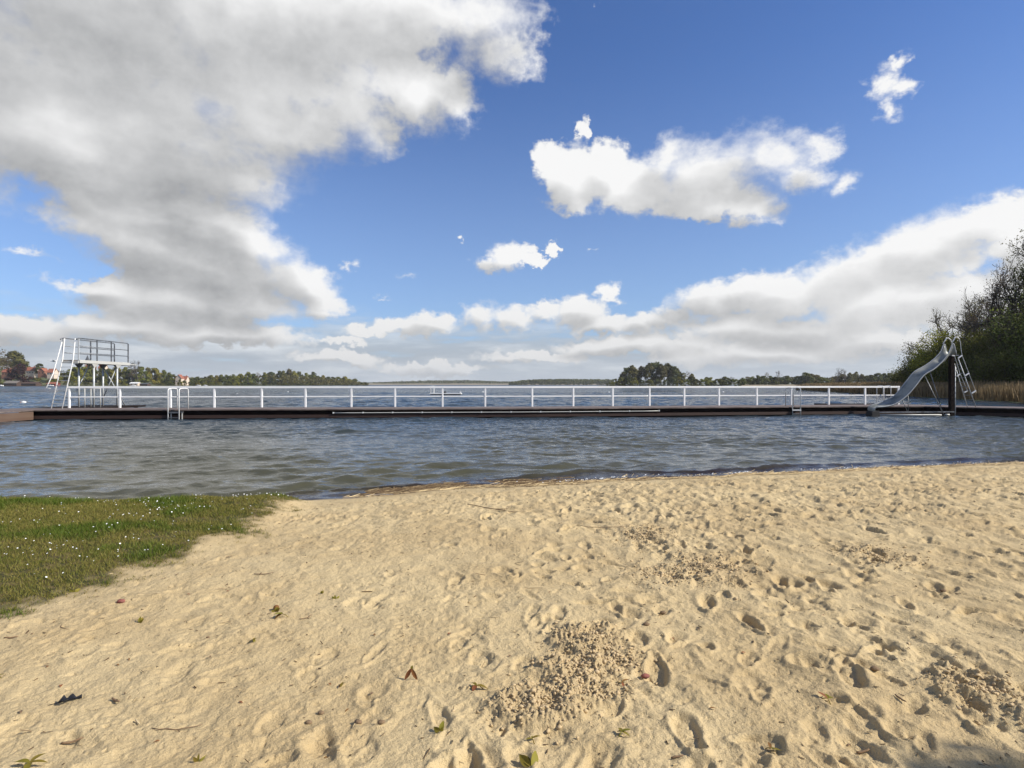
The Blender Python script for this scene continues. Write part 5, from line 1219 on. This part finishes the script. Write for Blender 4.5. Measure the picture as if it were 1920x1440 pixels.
def shoot(px, py, size, label, seed, style='star', group='fallen leaf shoots on the sand'):
    size *= .82; q = on_ground(px, py); r = np.random.default_rng(seed); th = thing('leaf_shoot', label, 'leaf shoot', q, group)
    a0 = r.uniform(0, 6.28); s = size
    if style == 'arch':                        # two drooping leaflets under a bud
        tip = q+Vector((.015, 0, s*.9))
        for sg, mt in ((-1, 'shoot_brown'), (1, 'shoot_brown')):
            mb = MB(); leaflet(mb, tip, (sg*.55-.05, -.1*sg, -1), (0,-1,.15), s*1.05, s*.16, .12*sg); mb.build('leaf', M[mt], th, True)
        mb = MB(); leaflet(mb, tip-Vector((0,0,.004)), (.2, 0, 1), (0,-1,0), s*.3, s*.1, .1); mb.build('leaf', M['shoot'], th, True)
    elif style == 'fan':                       # one broad folded leaf standing up
        for k in range(3):
            mb = MB(); leaflet(mb, q+Vector((k*.004-.004, 0, 0)), ((k-1)*r.uniform(.3,.8)+r.normal()*.3, r.normal()*.4, r.uniform(.5,1)), (.2+r.normal()*.3,-1,.2), s*r.uniform(.6,1.), s*r.uniform(.16,.3), r.uniform(.1,.5)); mb.build('leaf', M['shoot'], th, True)
    else:
        mb = MB(); e = q+Vector((math.cos(a0)*s*.5, math.sin(a0)*s*.5, s*.35)); mb.tube([q+Vector((0,0,.003)), q.lerp(e, .5)+Vector((0,0,s*.12)), e], [.0022, .002, .0016], 5); mb.build('stalk', M['twig'] if style == 'stalk' else M['shoot'], th, True)
        for k in range(r.integers(3, 6)):
            a = a0+r.normal()*1.3; mb = MB(); leaflet(mb, e, (math.cos(a), math.sin(a), r.uniform(-.35, .6)), (0,0,1), s*r.uniform(.55, .95), s*r.uniform(.12, .22), r.uniform(.1, .5)); mb.build('leaf', M['shoot' if r.random() < .75 else 'shoot_brown'], th, True)
shoot(540, 1158, .085, 'yellow-green leaf shoot beside the round russet bud, left half of the sand', 1)
shoot(516, 1147, .05, 'russet bud with a small yellow leaf left of the yellow-green shoot', 2, 'fan')
shoot(466, 1206, .055, 'small brown and yellow leaf shoot left of the sand centre', 3)
shoot(262, 1168, .05, 'small folded yellow leaf on the sand below the lawn corner', 4, 'fan')
shoot(766, 1274, .075, 'brown leaf shoot arched like a tent on the sand', 5, 'arch')
shoot(905, 1292, .075, 'yellow and brown shoot lying against the left edge of the dug sand', 6)
shoot(826, 1371, .055, 'upright yellow-green leaf casting a dark shadow on the sand', 7, 'fan')
shoot(1002, 1396, .05, 'green sprout standing below the dug up sand', 8)
shoot(995, 1436, .07, 'yellow-green leaf cut by the bottom edge of the picture', 9, 'fan')
shoot(1157, 1275, .055, 'small yellow shoot on the right slope of the dug sand', 10)
shoot(1160, 1383, .055, 'yellow curled leaf right below the dug sand', 11)
shoot(1557, 1322, .06, 'lone yellow-green shoot among the deep footprints at the right', 12)
shoot(1435, 1405, .05, 'yellowish crumpled leaf low in the right half of the sand', 13)
shoot(60, 1432, .08, 'thin stalked leaf sprig in the bottom left corner', 14, 'stalk')
shoot(140, 1110, .05, 'bright yellow leaf lying at the lower edge of the lawn', 15, 'fan')
shoot(3, 1272, .06, 'yellow leaf shoot at the left edge of the picture', 16)
shoot(640, 1283, .05, 'small yellowish shoot on smooth sand left of the tent shaped one', 17)
shoot(372, 1428, .035, 'tiny green leaf near the bottom of the left half', 18, 'fan')
shoot(629, 1122, .04, 'tiny yellow leaf right of the russet bud', 19, 'fan')
shoot(604, 1113, .035, 'tiny greenish leaf behind the russet bud', 20, 'fan')
mb = MB(); q = on_ground(518, 1144); th = thing('bud', 'round russet bud between two small yellow leaves on the sand', 'bud', q); mb.ball(q+Vector((0,0,.017)), .019, 12, 8, (1,1,.9)); mb.build('bud_scale', M['shoot_brown'], th, True)
def twig(px, py, length, ang, label, m_='twig', r_=.003, bend=.12, seed=0, fork=False):
    q = on_ground(px, py); r = np.random.default_rng(seed+100); d = Vector((math.cos(ang), math.sin(ang), 0)); pts = []
    for k in range(7):
        u = k/6-.5; p = q+d*length*u+Vector((-d.y, d.x, 0))*length*bend*(u*u*2+r.normal()*.05); p.z = ground_z(p.x, p.y)+r_*1.2+.002; pts.append(p)
    mx = max(p.z for p in pts[1:-1]); 
    for p in pts: p.z = max(p.z, mx-.006)
    th = thing('twig', label, 'twig', q, 'twigs and stalks on the sand')
    r_ *= .8; mb = MB(); mb.tube(pts, [r_*.8, r_, r_*1.1, r_, r_*.95, r_*.8, r_*.5], 6)
    mb.build('stem', M[m_], th, True)
    if fork:
        mb = MB(); mb.tube([pts[3], pts[4]+Vector((-d.y, d.x, 0))*length*.1, pts[4]+Vector((-d.y, d.x, .2))*length*.2], [r_*.7, r_*.6, r_*.3], 5); mb.build('side_shoot', M[m_], th, True)
twig(494, 1078, .15, .02, 'dark straight twig lying left of the sand centre', seed=1, r_=.004)
twig(278, 1117, .17, -.03, 'pale straw lying below the lawn edge', 'twig_pale', .003, .04, 2)
twig(330, 1369, .20, .22, 'long thin bent stalk near the bottom of the left half', 'twig', .0025, .18, 3)
twig(136, 1398, .075, .45, 'short thick brown twig in the lower left corner', 'twig', .006, .05, 4)
twig(217, 1317, .06, -.5, 'short brown stick right of the black feather', 'twig', .006, .03, 5)
twig(1002, 1103, .14, .08, 'bleached white stick behind the dug sand', 'twig_pale', .004, .05, 6)
twig(925, 957, .9, -.65, 'long dark branch lying on the sand toward the water', 'twig', .006, .06, 7, True)
twig(1130, 991, .45, -.1, 'long thin twig lying in front of the far churned patch', 'twig', .004, .05, 8)
twig(575, 1160, .085, .8, 'bent dark twig just right of the yellow-green shoot', 'twig', .0028, .3, 9)
twig(1270, 1422, .05, .1, 'short brown stick at the bottom right of centre', 'twig', .005, .05, 10)
twig(1688, 1312, .05, -1.1, 'short brown stick in the right hand footprints', 'twig', .005, .05, 11)
twig(1618, 1413, .055, .1, 'reddish brown stick near the lower right corner', 'twig', .006, .04, 12)
twig(20, 1198, .07, .3, 'reddish curled stalk at the left edge of the sand', 'twig', .005, .2, 13)
twig(258, 1357, .05, -.7, 'short pale stalk below the black feather', 'twig_pale', .004, .05, 14)
twig(117, 1178, .1, -.6, 'thin bent twig under the lawn at the left', 'twig', .0025, .25, 15)
twig(572, 925, .35, 1.3, 'thin white reed stalk leaning at the waterline beside the lawn', 'twig_pale', .005, .1, 16)
# black feather
q = on_ground(124, 1318); th = thing('feather', 'small black feather lying on the sand at the lower left', 'feather', q)
mb = MB(); a = Vector((.75,.45,.25)).normalized(); s_ = Vector((-.45,.75,.1)); rows = []
for k in range(9):
    u = k/8; w_ = .017*math.sin(math.pi*min(.97, .08+.9*u))**.7*(1+.25*(-1)**k); c_ = q+Vector((-.03,-.012,.006))+a*.095*u-Vector((0,0,.03))*u*u; rows.append([c_-s_*w_+Vector((0,0,.008)), c_, c_+s_*w_+Vector((0,0,.010*(k % 3)))])
mb.sheet(rows); mb.build('vane', M['feather'], th, True); mb = MB(); mb.tube([q+Vector((-.06,-.025,.004)), q+Vector((-.03,-.012,.007)), q+Vector((-.03,-.012,.007))+a*.08-Vector((0,0,.02))], [.0018,.0022,.001], 5); mb.build('quill', M['feather'], th, True)
def pebble(px, py, r_, label, m_='stone', seed=0, name='pebble', group='pebbles on the sand'):
    q = on_ground(px, py); r = np.random.default_rng(seed+300); mb = MB(); mb.ball(q+Vector((0,0,r_*.45)), r_, 10, 7, (1.25,.9,.65)); mb.v = [tuple(Vector(p)+Vector(r.normal(size=3))*r_*.07) for p in mb.v]
    th = thing(name, label, name.split('_')[-1], q, group); mb.build('body', M[m_], th, True)
pebble(227, 1130, .022, 'red-brown pebble on the sand below the lawn'); pebble(1210, 1270, .017, 'red-brown pebble right of the dug sand', seed=1); pebble(390, 1196, .008, 'small dark pebble on the smooth sand left of centre', 'twig', 2)
M['crumb'] = mat('sand_crumb', (.48,.36,.20), .95)
M['clod'] = mat('damp_sand_clod', (.20,.135,.075), .95, bump=(60.0, .6, .01))
for k, (px, py, r_, lab) in enumerate(((1212,1172,.026,'dark damp sand lump right behind the dug sand'),(1243,1152,.028,'dark sand lump farther right of the dug sand'),(672,1356,.024,'dark sand lump at the bottom left of the dug sand'),(715,1357,.022,'flat dark sand lump beside the bigger one left of the dug sand'),(1640,1262,.030,'dark sand lump among the footprints at the right'),(1768,1102,.03,'dark sand lump near the right edge'),(579,1356,.020,'dark crumb of sand low in the left half'),(602,1338,.020,'dark crumb of sand just behind the other one in the left half'))):
    pebble(px, py, r_*.6, lab, 'clod', k+10, 'sand_lump', 'damp lumps of sand')
for k, (px, py) in enumerate(((432,1102),(350,1115),(425,1110),(395,1233),(218,1248),(242,1235),(60,1190),(88,1252),(115,1285),(40,1338),(300,1390),(448,1317),(530,1240),(620,1285),(655,1330),(700,1300),(1235,1155),(1260,1200),(1310,1180),(1480,1150),(1545,1155),(1700,1215),(1390,1225),(1330,1330),(1590,1400),(1030,1110),(880,1130),(760,1110),(700,1190),(840,1190),(958,1230),(610,1420))):
    q = on_ground(px, py); r = np.random.default_rng(k+500); th = thing('bud_scale', 'small brown bud scale lying on the dry sand', 'bud scale', q, 'brown bud scales strewn over the sand')
    mb = MB(); a = r.uniform(0, 6.28); leaflet(mb, q+Vector((0,0,.004)), (math.cos(a), math.sin(a), .3), (0,0,1), r.uniform(.015, .032), r.uniform(.004, .008), .4); mb.build('scale', M['shoot_brown' if k % 3 else 'twig'], th, True)

# crumbs of damp sand thrown up where it was dug
r = np.random.default_rng(77); P = []; Fq = []
ico = np.array([(0,0,1),(.894,0,.447),(.276,.851,.447),(-.724,.526,.447),(-.724,-.526,.447),(.276,-.851,.447),(.724,.526,-.447),(-.276,.851,-.447),(-.894,0,-.447),(-.276,-.851,-.447),(.724,-.526,-.447),(0,0,-1)])
icf = np.array([(0,1,2),(0,2,3),(0,3,4),(0,4,5),(0,5,1),(1,6,2),(2,7,3),(3,8,4),(4,9,5),(5,10,1),(6,7,2),(7,8,3),(8,9,4),(9,10,5),(10,6,1),(11,7,6),(11,8,7),(11,9,8),(11,10,9),(11,6,10)])
for (cx, cy, rx, ry, w) in DIGS:
    if w < .5: continue
    for _ in range(int(850*w*rx*ry/.06)):
        a = r.uniform(0, 6.283); q = abs(r.normal())*.62; xx, yy = cx+rx*q*math.cos(a), cy+ry*q*math.sin(a)
        rad = .0016+.0085*r.random()**4.0; c = np.array([xx, yy, ground_z(xx, yy)+rad*.35]); b = len(P)*12
        P.append(c+ico*rad*np.array([r.uniform(.6,1.6),r.uniform(.6,1.6),r.uniform(.5,1.1)])*(1+.32*r.normal(size=(12,1)))); Fq.append(icf+b)
P = np.concatenate(P); Fq = np.concatenate(Fq)
o = link('sand_crumbs', mesh_from('sand_crumbs', P, Fq, M['crumb'], True)); tag(o, 'loose crumbs of damp sand round the dug up spots', 'sand crumbs', kind='stuff')
# a young tree beside the beach, out of the picture: its shade reaches the bottom right corner
th = thing('young_tree', 'young leafy tree standing beside the beach', 'tree', (8.85, .2, .2)); rng = np.random.default_rng(72)
mb = MB(); mb.tube([(8.85,.2,-.1),(8.9,.15,1.6),(8.8,.25,3.6),(8.85,.2,4.6)], [.07,.06,.045,.02], 8); mb.build('trunk', M['bark'], th, True)
P, Fq, tn = crown_leaves(rng, 'round', 2600, .11, 30, .42, 2.9, 5.3, .95); link('crown', mesh_from('crown', P, Fq, L['green'], False, {'tone': tn}), th)
